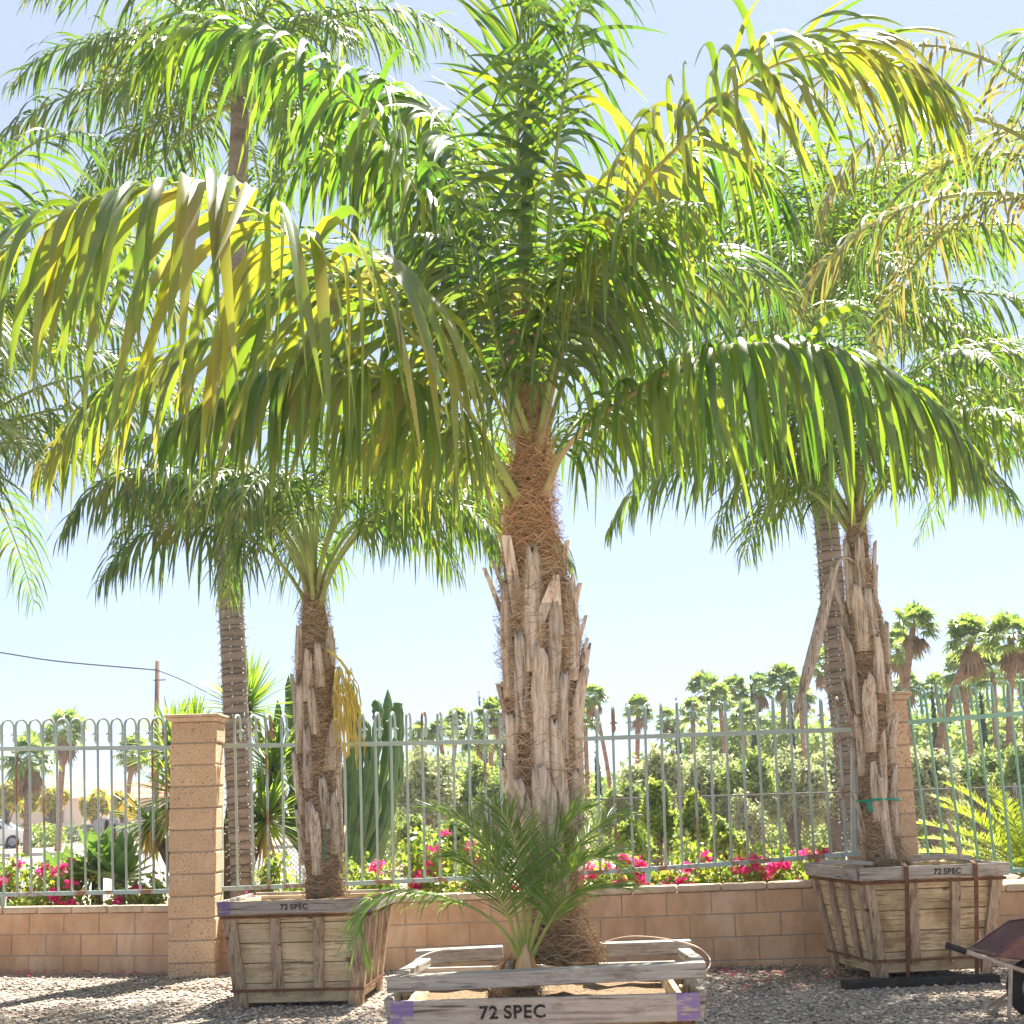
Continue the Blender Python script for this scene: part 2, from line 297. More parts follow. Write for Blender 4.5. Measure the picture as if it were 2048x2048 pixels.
def lumps(x, y, z, rx, ry, rz, k, f=.45, seed=0):
    r = random.Random(seed); out = []
    for i in range(k):
        a = r.uniform(0, 2*PI); e = math.asin(r.uniform(-.6, 1)); q = r.uniform(.35, .8)
        out.append((x+rx*q*math.cos(a)*math.cos(e), y+ry*q*math.sin(a)*math.cos(e), z+rz*q*math.sin(e), rx*f*r.uniform(.6,1.25), ry*f*r.uniform(.6,1.25), rz*f*r.uniform(.6,1.2)))
    return out
def tree(name, label, cat, px, Y, ytop, ybot_px, wpx, mat, n, size, group=None, k=16, trunk=True, seed=0, aspect=.5, droop=0, trunkr=.12):
    c = at(px, 1600, Y); top = at(px, ytop, Y).z; bot = max(.05, at(px, ybot_px, Y).z); rx = wpx/F*Y*1.0
    t = thing(name, label, cat, (c.x, Y, 0), group); r = random.Random(seed+5)
    zc = (top+bot)/2; rz = (top-bot)/2
    L = lumps(c.x, Y, zc, rx, rx*.8, rz, k, .42, seed)
    v, q = leafcloud(L, n, size, aspect, .35, droop, np.random.RandomState(seed+1)); npbuild('crown' if trunk else 'foliage', v, q, mat, t)
    b = MB()
    pts = [V((c.x, Y, 0)), V((c.x+r.uniform(-.1,.1), Y, zc*.5)), V((c.x+r.uniform(-.2,.2), Y, zc))]
    b.tube(crom(pts, 6), [trunkr*(1-.1*i) for i in range(6)], 7)
    for l in L[:9]:
        a = V((c.x, Y, bot*.6+.1)); e = V(l[:3]); b.tube(crom([a, a.lerp(e, .5)+V((0,0,.1*rz)), e], 6), [trunkr*.45*(1-.15*i) for i in range(6)], 5)
    b.build('trunk' if trunk else 'stems', BARK, t, True); return t

# ---------------------------------------------------------------- fronds
def frond(parent, pts, mat, Lmax=.7, W=.034, n=48, pet=.16, grav=.5, lift=.25, fwd=.45, rr=.013, nseg=8, seed=0, stalk=None, prof=(.55,1,.45), jit=.14, fold=.25, stiff=False, name='frond'):
    rs = np.random.RandomState(seed+11); K = 40; P = crom(pts, K); P = np.array([tuple(p) for p in P])
    seg = np.linalg.norm(np.diff(P, axis=0), axis=1); cum = np.concatenate([[0], np.cumsum(seg)])/seg.sum()
    b = MB(); b.tube([V(p) for p in P], [rr*(1+.8*max(0, 1-c/.12))*(1-.85*c)+.0012 for c in cum], 8)
    s = np.repeat(pet+(1-pet)*(np.arange(n)+.5)/n, 2); side = np.tile([1.,-1.], n); m = len(s)
    s = np.clip(s+rs.normal(size=m)*.25/n, 0, 1)
    pos = np.stack([np.interp(s, cum, P[:,i]) for i in range(3)], 1)
    s2 = np.clip(s+.02, 0, 1); s1 = np.clip(s-.02, 0, 1)
    T = np.stack([np.interp(s2, cum, P[:,i])-np.interp(s1, cum, P[:,i]) for i in range(3)], 1); T /= np.linalg.norm(T, axis=1)[:,None]
    Sd = np.cross(T, [0,0,1.]); ln = np.linalg.norm(Sd, axis=1)[:,None]; alt = np.array([1.,0,0]); Sd = np.where(ln < .15, alt, Sd/np.maximum(ln, 1e-4)); 
    U = np.cross(Sd, T); U /= np.linalg.norm(U, axis=1)[:,None]
    t01 = (s-pet)/(1-pet)
    pl = np.interp(t01, [0,.12,.5,.85,1], [prof[0]*.75,prof[0]+.2,prof[1],prof[2]+.12,prof[2]*.6])
    L = Lmax*pl*(1+rs.normal(size=m)*.13)*np.where(rs.rand(m) < .05, .55, 1); Wd = W*np.interp(t01, [0,.3,.8,1], [.7,1,.8,.4])*(1+rs.normal(size=m)*.1)
    fw_ = fwd+.5*t01**2
    d = Sd*side[:,None]*(1-.35*t01[:,None]) + T*(fw_+rs.normal(size=m)*jit)[:,None] + U*(lift+rs.normal(size=m)*jit*1.6)[:,None]
    d /= np.linalg.norm(d, axis=1)[:,None]
    tw = rs.normal(size=m)*.45; kx = rs.normal(size=(m,3))*np.array([.06,.06,.02])
    rows = []; p = pos.copy(); g = grav*np.clip(1+rs.normal(size=m)*.28, .4, 1.8)
    for i in range(nseg+1):
        t = i/nseg
        wv = T - d*np.sum(T*d, axis=1)[:,None]; wl = np.linalg.norm(wv, axis=1)[:,None]; wv /= np.maximum(wl, 1e-3)
        nn = np.cross(d, wv); a = tw*(.3+t); wv2 = wv*np.cos(a)[:,None]+nn*np.sin(a)[:,None]; nn = np.cross(d, wv2)
        hw = Wd*.5*(.35+.65*min(1, t/.18))*(1-max(0, (t-.45)/.55)**1.6) + .0006
        rows.append(np.stack([p-wv2*hw[:,None], p+nn*(hw*fold)[:,None], p+wv2*hw[:,None]], 1))
        d = d + kx*(8/nseg)*.5 + np.array([0,0,-1.])*(g*(1.05-.4*t)*(.3 if t < .08 else 1))[:,None]*(8/nseg)*.62; d /= np.linalg.norm(d, axis=1)[:,None]
        p = p + d*(L/nseg)[:,None]
    Vv = np.stack(rows, 1)  # m, nseg+1, 3, 3
    nv = (nseg+1)*3; base = (np.arange(m)*nv)[:,None]; q = []
    for i in range(nseg):
        for j in range(2):
            a = i*3+j; q.append((a, a+1, a+4, a+3))
    q = (base[:,:,None] + np.array(q)[None]).reshape(-1,4); V1 = Vv.reshape(-1,3)
    nb = len(b.v); allv = np.concatenate([np.array(b.v), V1]); bq = np.array([f for f in b.f if len(f) == 4])
    allq = np.concatenate([bq, q+nb]); mi = np.concatenate([np.zeros(len(bq), int), np.ones(len(q), int)])
    return npbuild(name, allv, allq, [stalk or STALK, mat], parent, mi, True)
def autopath(B, az, e0, L, e1=-60, k=9, pw=1.2, curl=0):
    B = V(B); pts = [B.copy()]; p = B.copy()
    for i in range(k):
        s = (i+.5)/k; e = R(e0+(e1-e0)*s**pw); a = R(az+curl*s)
        p = p + V((math.sin(a)*math.cos(e), math.cos(a)*math.cos(e), math.sin(e)))*(L/k); pts.append(p.copy())
    return pts
def inpath(lst):
    (x, y, Y) = lst[0]; return pxpath([(1060+(x-1060)*.25, y+22, 6.55)] + lst)
def pxpath(lst): return [at(x, y, Y) for x, y, Y in lst]

def crown(t, B, n, L, mat, W=.03, LL=.5, seed=0, e=(35,85), e1=-55, nl=42, azs=None, pet=.25, rr=.014, g=.5, lift=.25, stalk=None, nseg=6):
    r = random.Random(seed)
    for i in range(n):
        az = azs[i % len(azs)]+r.uniform(-12,12) if azs else i*137.5+r.uniform(-15,15); u = i/(n-1)
        e0 = e[0]+(e[1]-e[0])*u; p = autopath(V(B)+V((0,0,.25*u)), az, e0, L*r.uniform(.85,1.1), e1+30*u+r.uniform(-10,10), curl=r.uniform(-15,15))
        frond(t, p, mat if not isinstance(mat, list) else r.choice(mat), LL, W, nl, pet, g, lift, seed=seed+i, rr=rr, nseg=nseg, stalk=stalk)
# ---------------------------------------------------------------- potted-palm trunk
def prof_at(pr, z):
    # pr: list of (centre V, radius) sorted by z
    for (a, ra), (b, rb) in zip(pr, pr[1:]):
        if z <= b.z: 
            u = max(0, (z-a.z)/(b.z-a.z)); return a.lerp(b, u), ra+(rb-ra)*u
    return pr[-1][0].copy(), pr[-1][1]
def shaggy_trunk(t, pr, nboot, nfib, bl=(.22,.42), bw=(.05,.10), seed=0, zsplit=None, fw_=.0011, bz=None, mats=None, out=(.005,.05)):
    rd = random.Random(seed); b = MB(); z0 = pr[0][0].z; z1 = pr[-1][0].z; n = 46; pts = []; rads = []
    for i in range(n):
        z = z0+(z1-z0)*i/(n-1); c, r = prof_at(pr, z); pts.append(c); rads.append(r*.86*(1+.05*math.sin(z*37)+.04*math.sin(z*71)))
    b.tube(pts, rads, 22); b.build('trunk', FIBM, t, True)
    bz0, bz1 = bz or (z0+.05, z1-.1)
    for i in range(nboot):
        u = (i+.5)/nboot; z = bz0+(bz1-bz0)*u+rd.uniform(-.04,.04); az = i*2.39996+rd.uniform(-.25,.25); L = rd.uniform(*bl); W = rd.uniform(*bw); thk = .011
        flare = rd.uniform(*out)*(2.2 if rd.random() < .12 else 1); skew = rd.uniform(-.25,.25); bb = MB(); rows = []; K = 8; jag = [rd.uniform(-.06,.06)*L for _ in range(5)]
        for k in range(K):
            s = k/(K-1); zz = z+L*s; c, r = prof_at(pr, zz); hw = W*(1.15-.35*s-.38*s**3)
            rr = r*.93+.012+flare*s*s
            for j in range(5):
                v = (j-2)/2; a = az + skew*s + v*hw/max(r,.05)*.9; dz = jag[j] if k == K-1 else 0
                for o in (0, thk*(1-.5*abs(v))):
                    rows.append(V((c.x+math.sin(a)*(rr+o-.035*v*v*(1-.5*s)), c.y-math.cos(a)*(rr+o-.035*v*v*(1-.5*s)), zz+dz)))
        idx = lambda k, j, o: (k*5+j)*2+o; fs = []
        for k in range(K-1):
            for j in range(4):
                fs.append((idx(k,j,1), idx(k,j+1,1), idx(k+1,j+1,1), idx(k+1,j,1))); fs.append((idx(k,j,0), idx(k+1,j,0), idx(k+1,j+1,0), idx(k,j+1,0)))
            fs.append((idx(k,0,0), idx(k,0,1), idx(k+1,0,1), idx(k+1,0,0))); fs.append((idx(k,4,1), idx(k,4,0), idx(k+1,4,0), idx(k+1,4,1)))
        for j in range(4): fs.append((idx(K-1,j,0), idx(K-1,j,1), idx(K-1,j+1,1), idx(K-1,j+1,0))); fs.append((idx(0,j,0), idx(0,j+1,0), idx(0,j+1,1), idx(0,j,1)))
        bb.add(rows, fs); bb.build('leaf_base', (mats or [BOOT, BOOTG])[rd.random() < .45], t, True)
    # fibres
    rs = np.random.RandomState(seed+3); vs = []; fs = []; ms = []
    for i in range(nfib):
        z = z0+(z1-z0)*rs.rand(); a = rs.rand()*2*PI; c, r = prof_at(pr, z); da = rs.uniform(-1,1)*1.1; dz = rs.uniform(-.12,.12); bow = rs.uniform(-.05,.06)
        lift_ = rs.rand()**3*.045; K = 5; b0 = len(vs)
        for k in range(K):
            s = k/(K-1); zz = z+dz*s+bow*math.sin(PI*s); c2, r2 = prof_at(pr, min(max(zz, z0), z1)); aa = a+da*s; rr = r2*.9+.012+lift_*(s if i % 3 else math.sin(PI*s))
            p = (c2.x+math.sin(aa)*rr, c2.y-math.cos(aa)*rr, zz); vs.append((p[0], p[1], p[2]-fw_)); vs.append((p[0], p[1], p[2]+fw_))
        for k in range(K-1): fs.append((b0+2*k, b0+2*k+2, b0+2*k+3, b0+2*k+1)); ms.append(1 if (zsplit and z > zsplit) else 0)
    o = npbuild('trunk_fibre', vs, fs, [FIB, FIBO], t, ms); o['kind'] = 'stuff'

# ================================================================= PLANTERS
def planter(name, label, loc, yaw, a, b_, h, boards=4, soilz=.06, mats=(WH, WV, WR), nb=2, text=None, strap=True, seed=0, da=None, textx=0, txts=.055, rimh=.1, cap_=True):
    """a/b_: top/bottom half width; da: top half depth"""
    t = thing(name, label, 'planter box', loc, 'square wooden palm boxes'); t.rotation_euler = (0,0,yaw)
    da = da or a; rd = random.Random(seed)
    def part(mb, nm, mat, bevel=.003):
        me_o = mb.build(nm, mat, None, False, bevel); me_o.parent = t; return me_o
    for f in range(4):
        A = a if f % 2 == 0 else da; D = da if f % 2 == 0 else a; sB = b_/a
        ang = f*PI/2; ca, sa = math.cos(ang), math.sin(ang)
        def pt(u, v, o):   # u in -1..1 across
            s = v/h; hw = A*(sB+(1-sB)*s); dw = D*(sB+(1-sB)*s); x = u*hw; y = -(dw+o); return V((x*ca-y*sa, x*sa+y*ca, v))
        def pu(x, v, o):
            s = v/h; dw = D*(sB+(1-sB)*s); y = -(dw+o); return V((x*ca-y*sa, x*sa+y*ca, v))
        pan = MB()
        for i in range(boards):
            v0 = .03+(h-.05)*i/boards+.003; v1 = .03+(h-.05)*(i+1)/boards-.003; e = rd.uniform(-.003,.003)
            pan.hexa([pt(-1,v0,-.022+e), pt(-1,v0,e), pt(1,v0,e), pt(1,v0,-.022+e), pt(-1,v1,-.022+e), pt(-1,v1,e), pt(1,v1,e), pt(1,v1,-.022+e)][::1])
        part(pan, 'side_panel', mats[0])
        def batten(x0, x1, wd, o0=.004, o1=.04, v0=-.0, v1=None):
            v1 = v1 if v1 is not None else h-.02; mb = MB()
            mb.hexa([pu(x0-wd/2,v0,o0), pu(x0-wd/2,v0,o1), pu(x0+wd/2,v0,o1), pu(x0+wd/2,v0,o0), pu(x1-wd/2,v1,o0), pu(x1-wd/2,v1,o1), pu(x1+wd/2,v1,o1), pu(x1+wd/2,v1,o0)])
            part(mb, 'batten', mats[1])
        wdt = .075; bb_ = A*sB; batten(-(bb_-wdt*.45), -(A-wdt*.45), wdt); batten(bb_-wdt*.45, A-wdt*.45, wdt)
        if nb == 2: batten(-A*.27, -A*.3, wdt*1.05, v0=.1); batten(A*.3, A*.33, wdt, v0=.1)
        else: batten(0, 0, wdt, v0=.1)
        rim = MB(); v0 = h-rimh; e = .0 if f % 2 else .002; ov = .042 if f % 2 == 0 else .0
        # built in local face frame so that grain and painted ends follow local x
        q = [(-A-ov, .045, v0), (-A-ov, .075, v0), (A+ov, .075, v0), (A+ov, .045, v0)]
        rim.hexa([V((x, -(D+o-.0-(D-D*(sB+(1-sB)*(v0/h)))), v)) for x, o, v in q] + [V((x, -(D+o), h)) for x, o, v in q])
        ro = rim.build('rim_board', mats[2] if not isinstance(mats[2], list) else mats[2][f], None, False, .004); ro.parent = t; ro.rotation_euler = (0,0,ang); ro.location = (0,0,e)
    for v, th in (((.13, .022), (h-rimh-.02, .024)) if strap else ()):
        mb = MB(); s = v/h; hw = a*(b_/a+(1-b_/a)*s)+.044; hd = da*(b_/a+(1-b_/a)*s)+.044
        for (x0,y0,x1,y1) in ((-hw,-hd,hw,-hd),(hw,-hd,hw,hd),(hw,hd,-hw,hd),(-hw,hd,-hw,-hd)):
            mb.bar((x0,y0,v),(x1,y1,v),.004,th, side=(y1-y0, x0-x1, 0))
        part(mb, 'steel_strap', RUSTM, 0)
    # soil, an uneven sheet
    mb = MB(); G = 14; hw = a-.03; hd = da-.03; z = h-soilz
    mb.add([(-hw+2*hw*i/G, -hd+2*hd*j/G, z+rd.uniform(-.012,.012)) for j in range(G+1) for i in range(G+1)], [(j*(G+1)+i, j*(G+1)+i+1, (j+1)*(G+1)+i+1, (j+1)*(G+1)+i) for j in range(G) for i in range(G)])
    part(mb, 'soil', SOIL, 0)
    if text:
        cu = bpy.data.curves.new('lettering', 'FONT'); cu.body = text; cu.size = txts; cu.extrude = .0012; cu.align_x = 'CENTER'; cu.align_y = 'CENTER'; cu.offset = .0016; cu.space_character = 1.12; cu.space_word = .7
        to = bpy.data.objects.new('tmp', cu); C.objects.link(to); dg = bpy.context.evaluated_depsgraph_get(); me = bpy.data.meshes.new_from_object(to.evaluated_get(dg)); bpy.data.objects.remove(to)
        me.materials.clear(); me.materials.append(INK); o = bpy.data.objects.new('stencil_lettering', me); C.objects.link(o); o.parent = t
        dl = (a-b_)/h*rimh; o.location = (textx, -(da+.075)-.0016+dl/2, h-rimh/2); o.rotation_euler = (PI/2-math.atan2(a-b_, h)*1.0, 0, 0)
        o.rotation_euler = (PI/2+math.atan2(dl, rimh), 0, 0)
    return t, part

# middle box
Ym = 5.96; Xl = at(790,1988,Ym).x; Xr = at(1400,1965,Ym).x; am = (Xr-Xl)/2
tm, pm = planter('planter_box', 'foreground grey wooden box stencilled 72 SPEC with purple painted corners and loose rails on top', ((Xl+Xr)/2, Ym+am*.92+.06, 0), R(-1.2), am-.035, am-.17, .79, text='72 SPEC', textx=-.12, txts=.066, soilz=.07, seed=2, da=am*.92, rimh=.1, mats=(WH, WV, [WR, WR2, WR2, WR2]))
def rail(p, q, label, hh=.057, dd=.085):
    mb = MB(); a = V(p); b = V(q); c = (a+b)/2; t = mb.bar(a-c, b-c, dd, hh, side=((b-a).y, -(b-a).x, 0)) and None
    o = mb.build('lumber_rail', WS, None, False, .004); o.location = c; tag(o, label, 'lumber'); return o
def railpx(x0,y0,Y0,x1,y1,Y1,label,**k): return rail(at(x0,y0,Y0), at(x1,y1,Y1), label, **k)
railpx(776,1968,6.08,1411,1938,6.02,'long grey timber lying across the front edge of the foreground box')
railpx(832,1914,6.98,1006,1905,6.98,'short grey timber on the back left rim of the foreground box')
railpx(1180,1900,6.97,1382,1893,6.95,'short grey timber on the back right rim of the foreground box')
for x0,y0,Y0,x1,y1,Y1,s in ((805,1950,6.2,850,1925,6.85,'left'),(1395,1925,6.2,1368,1905,6.85,'right')):
    railpx(x0,y0,Y0,x1,y1,Y1,'grey timber running back along the %s side of the foreground box' % s, dd=.05, hh=.035)
b = MB(); b.tube(crom([at(1183,1895,6.9),at(1215,1882,6.9),at(1260,1873,6.85),at(1320,1876,6.8),at(1385,1890,6.7),at(1415,1910,6.5),at(1420,1930,6.2),at(1407,1946,6.0)], 30), .0028, 6); tag(b.build('cord', VINE, None, True), 'thin pale cord looping over the right end of the foreground box', 'cord')
b = MB(); b.tube(crom([at(815,1940,6.4),at(835,1918,6.7),at(870,1903,6.9),at(915,1898,6.95),at(960,1904,6.95)], 22), .0025, 6); tag(b.build('cord', VINE, None, True), 'thin pale cord looping over the left end of the foreground box', 'cord')
# left box
c = ground(612, 1985); Yl = 12.75
tl, pl_ = planter('planter_box', 'wooden box at the left in front of the block pillar, light planks and dark battens', (xat(621, Yl+.2, 1900), Yl+.2, 0), R(-4), .555, .46, .81, boards=5, mats=(WH, WV, [wood('rim_board_purple_ends', (.22,.17,.14), (.44,.38,.33), (.60,.54,.48), False, paint=(.19,.13,.33,.50)), WR2, WR2, WR2]), text='72 SPEC', txts=.058, seed=4)
# right box
tr, pr_ = planter('planter_box', 'rotting wooden box at the right bound with rusty straps, standing on black timber', (xat(1818, 13.3, 1900), 13.3, .05), R(9), .585, .46, .86, boards=5, mats=(WHD, WV, WR2), text='72 SPEC', txts=.062, textx=.1, seed=9)
for x in (-.25, .33):   # vertical straps on the right box
    mb = MB(); h = .86; pts = [V((x, -.61+.0, .885)), V((x, -.672, .86)), V((x, -.668, .74)), V((x+.01, -.46-.06, .0))]
    for p, q in zip(pts, pts[1:]): mb.bar(p, q, .035, .005, side=(1,0,0))
    o = mb.build('steel_strap', RUSTM); o.parent = tr
for x0,y0,Y0,x1,y1,Y1,lb in ((1640,1722,12.85,1745,1727,12.75,'pale board lying on the left rim of the right box'),(1835,1713,12.9,1935,1714,13.1,'dark weathered board lying on the right rim of the right box')):
    o = railpx(x0,y0,Y0,x1,y1,Y1,lb,hh=.03,dd=.12)
o = MB().box((-.62,-.08,0),(.62,.08,.06)).build('timber', BLACKW, None, False, .005); o.location = (xat(1838,12.65,1950), 12.62, 0); o.rotation_euler = (0,0,R(7)); tag(o, 'black timber beam under the front of the right box', 'timber')
b = MB(); b.tube(crom([at(1893,1640,12.9),at(1908,1668,12.85),at(1918,1700,12.8),at(1922,1718,12.75)], 12), [.016+.002*math.sin(i) for i in range(12)], 7); tag(b.build('dry_stalk', BOOTG, None, True), 'bent dry stalk sticking up from the right box rim', 'dry stalk')

# ================================================================= MIDDLE PALM
Y0 = 6.55
mp = thing('palm_tree', 'tallest queen palm in the middle, thick shaggy trunk rising from the foreground box', 'palm tree', at(1121, 1900, Y0), 'potted queen palms')
def profile(rows, Y, corr=1.0):
    out = []
    for x, y, w in rows:
        p = at(x, y, Y); dep = (p-CAMP).dot(fw); out.append((p, w/2/F*dep*corr))
    return sorted(out, key=lambda q: q[0].z)
mprof = profile([(1118,1925,190),(1121,1895,170),(1118,1870,135),(1113,1830,112),(1111,1797,108),(1100,1677,122),(1090,1558,150),(1085,1439,145),(1082,1340,156),(1079,1270,160),(1073,1190,140),(1069,1133,119),(1058,1030,100),(1061,950,84),(1061,900,74),(1052,742,62),(1050,600,46)], Y0)
shaggy_trunk(mp, mprof, 27, 13000, bl=(.30,.58), bw=(.045,.085), seed=5, zsplit=at(1060,1120,Y0).z, bz=(mprof[0][0].z+.22, at(1060,1330,Y0).z), out=(.005,.045))
# big frayed stubs near the top
for x0,y0,x1,y1,dy,wd in ((1040,1230,1012,1070,-.12,.05),(1075,1250,1110,1160,-.17,.045),(1118,1270,1112,1150,-.16,.035),(1010,1240,968,1135,-.05,.022),(1020,1210,985,1120,-.02,.02),(1140,1250,1160,1165,-.05,.028),(1125,1150,1135,1080,-.06,.025),(1145,1330,1172,1230,-.05,.02),(1150,1400,1175,1275,-.04,.018),(1030,1640,1005,1540,-.13,.03)):
    a_ = at(x0,y0,Y0+dy); b_ = at(x1,y1,Y0+dy-.03); mb = MB(); mid = a_.lerp(b_, .5)+V((0,.012,0))
    P_ = [a_, mid, b_]; 
    for p, q, w0, w1 in ((a_, mid, wd*1.25, wd), (mid, b_, wd, wd*.8)):
        s = V((1,0,0)); n_ = V((0,.014,0)); mb.hexa([p-s*w0/2, p+s*w0/2, p+s*w0/2+n_, p-s*w0/2+n_, q-s*w1/2, q+s*w1/2, q+s*w1/2+n_, q-s*w1/2+n_])
    mb.build('leaf_base', BOOT, mp, False, .003)
Ym_ = Y0
MF = [
 # M1 big left near
 ([(1030,985,6.45),(960,860,6.25),(860,705,5.95),(740,590,5.65),(625,505,5.4),(500,415,5.2),(392,372,5.05),(300,372,4.95),(180,405,4.85),(60,460,4.8),(-50,560,4.8)], PALB, .98, .046, 46, .2, .75, .2),
 # M2 upper left
 ([(1035,850,6.5),(991,694,6.5),(901,509,6.45),(816,350,6.4),(763,276,6.4),(689,185,6.35),(583,105,6.3),(477,62,6.3),(371,72,6.3),(290,130,6.3)], PAL, .72, .036, 62, .2, .6, .35),
 # M4 right upper
 ([(1075,900,6.5),(1135,662,6.4),(1183,540,6.35),(1236,455,6.3),(1289,365,6.25),(1363,286,6.2),(1437,207,6.15),(1533,138,6.1),(1623,111,6.1),(1713,106,6.1),(1792,132,6.1),(1861,175,6.1),(1900,240,6.1)], PALB, .78, .036, 74, .22, .5, .45),
 # M5 right mid
 ([(1095,975,6.45),(1120,915,6.4),(1167,859,6.3),(1236,806,6.2),(1321,752,6.1),(1395,716,6.0),(1501,690,5.9),(1607,690,5.85),(1713,715,5.8),(1808,770,5.8),(1898,850,5.8),(1960,940,5.8)], PAL, .66, .034, 72, .2, .8, .3),
 # M3 upright with spray right
 ([(1070,800,6.5),(1090,560,6.5),(1110,330,6.45),(1135,150,6.4),(1165,0,6.35),(1220,-130,6.3),(1290,-180,6.2)], PAL, .62, .03, 50, .2, .42, .3),
 # inner right
 ([(1080,870,6.6),(1130,640,6.75),(1200,450,6.9),(1290,340,7.0),(1400,300,7.1),(1520,350,7.2),(1600,450,7.2)], PAL, .68, .034, 50, .2, .55, .3),
 # lower left behind M1
 ([(1020,1000,6.6),(930,880,6.7),(800,760,6.8),(640,690,6.85),(470,680,6.9),(300,730,6.9),(170,820,6.9),(80,940,6.9)], PALB, .66, .033, 60, .2, .7, .25),
 # low left near, droop
 ([(1020,1010,6.5),(950,880,6.3),(830,780,6.1),(700,740,5.95),(560,740,5.85),(430,790,5.8),(330,870,5.75)], PAL, .6, .034, 46, .22, .85, .2),
 # left-up inner
 ([(1040,830,6.6),(1000,600,6.8),(950,430,7.0),(860,330,7.2),(740,300,7.3),(620,330,7.4),(520,400,7.4)], PAL, .66, .034, 50, .2, .55, .3),
 # back centre, right low
 ([(1085,960,6.7),(1150,850,6.95),(1230,790,7.2),(1330,780,7.4),(1430,820,7.5),(1500,890,7.5)], PAL, .6, .03, 46, .2, .7, .25),
 # towards back, up
 ([(1060,820,6.65),(1040,560,7.0),(1010,380,7.4),(960,300,7.9),(900,290,8.3),(850,340,8.6)], PAL, .62, .03, 44, .2, .5, .3),
 ([(1080,900,6.6),(1160,700,7.0),(1290,560,7.5),(1420,520,7.9),(1550,580,8.2),(1640,680,8.3)], PALD, .7, .032, 52, .2, .6, .25),
 ([(1060,900,6.6),(960,700,7.0),(840,560,7.4),(700,500,7.8),(560,540,8.0),(440,640,8.1)], PALD, .7, .032, 52, .2, .6, .25),
 ([(1055,800,6.6),(1010,560,6.7),(960,380,6.8),(880,240,6.9),(780,180,7.0),(660,200,7.0),(560,280,7.0)], PAL, .7, .034, 54, .2, .7, .25),
 # short spreading near crown
 ([(1060,880,6.5),(1000,700,6.3),(960,560,6.1),(900,480,5.9),(840,470,5.8)], PALD, .5, .028, 30, .25, .6, .2),
 ([(1075,880,6.5),(1110,720,6.35),(1150,590,6.2),(1200,500,6.1),(1270,460,6.0),(1340,490,5.95)], PAL, .58, .034, 34, .25, .7, .3),
 ([(1050,960,6.6),(960,900,6.8),(860,850,7.0),(760,860,7.2),(680,920,7.3)], PALB, .55, .03, 36, .2, .8, .2),
 # top left up out of frame
 ([(1050,760,6.55),(1040,450,6.5),(1035,200,6.5),(1045,0,6.45),(1060,-160,6.4)], PAL, .5, .028, 34, .35, .15, .1),
]
for i, (p, mt, L, W, n, pet, g, lf) in enumerate(MF):
    frond(mp, inpath(p), mt, L*1.08, W*(1.0 if i == 0 else .86), int(n*(1.35 if i == 0 else 1.45)), pet, g*1.15, lf*.8, seed=i*7, rr=.0125, stalk=STALKB if i in (2,3) else STALK, fold=.3, nseg=10, fwd=1.5 if i == len(MF)-1 else .45)
# closed spear leaf: bundle of upright blades round a stalk
b = MB()
rd = random.Random(3)
for i in range(22):
    x = 1058+rd.uniform(-14,14); y = rd.uniform(420,820); b.tube(crom([at(x,y,Y0+rd.uniform(-.04,.04)), at(x+rd.uniform(-4,8),y-250,Y0), at(x+rd.uniform(-8,18),y-rd.uniform(430,640),Y0)], 8), [.008,.009,.009,.008,.007,.006,.004,.001], 4)
b.build('spear_leaf', simple('fresh_green', (.20,.34,.07), .5, .5, var=.3), mp, True)
crown(mp, at(1060,930,Y0+.1), 4, 1.7, [PAL, PAL, PALD], .02, .48, seed=1500, e=(50,84), e1=-45, nl=44, pet=.22, g=.75, rr=.014)

# ================================================================= LEFT POTTED PALM
YL = 12.95
lp = thing('palm_tree', 'shaggy potted palm in the left box, yellow flower strands hanging at its side', 'palm tree', at(645, 1785, YL), 'potted queen palms')
lprof = profile([(650,1795,96),(648,1770,84),(645,1720,82),(640,1620,84),(636,1560,92),(634,1460,90),(632,1380,84),(630,1300,78),(630,1255,66),(628,1210,50),(628,1150,34)], YL)
shaggy_trunk(lp, lprof, 34, 5000, bl=(.3,.6), bw=(.05,.085), seed=15, bz=(lprof[0][0].z+.12, at(630,1310,YL).z), fw_=.0016, out=(.0,.05))
crown(lp, at(629,1260,YL), 24, 2.95, [PALD, PALD, PAL], .026, .72, seed=100, e=(72,89), e1=-68, nl=60, pet=.33, g=.8, rr=.018)
b = MB(); r = random.Random(8); A = at(668,1335,YL-.1)
b.tube(crom([at(655,1300,YL-.15), at(680,1320,YL-.2), at(700,1350,YL-.2)], 8), .012, 6)
for i in range(54):
    x = 668+r.uniform(0,34); y = 1330+r.uniform(0,60); l = r.uniform(60,165); dx = r.uniform(-14,34); Yy = YL-.2+r.uniform(-.1,.1)
    pts = crom([at(x,y,Yy), at(x+dx*.6,y+l*.4,Yy), at(x+dx,y+l,Yy)], 9); b.tube([q+V((r.uniform(-.012,.012),0,0)) for q in pts], [.003+.0035*(k % 2) for k in range(9)], 5)
b.build('flower_strands', INFL, lp, True)

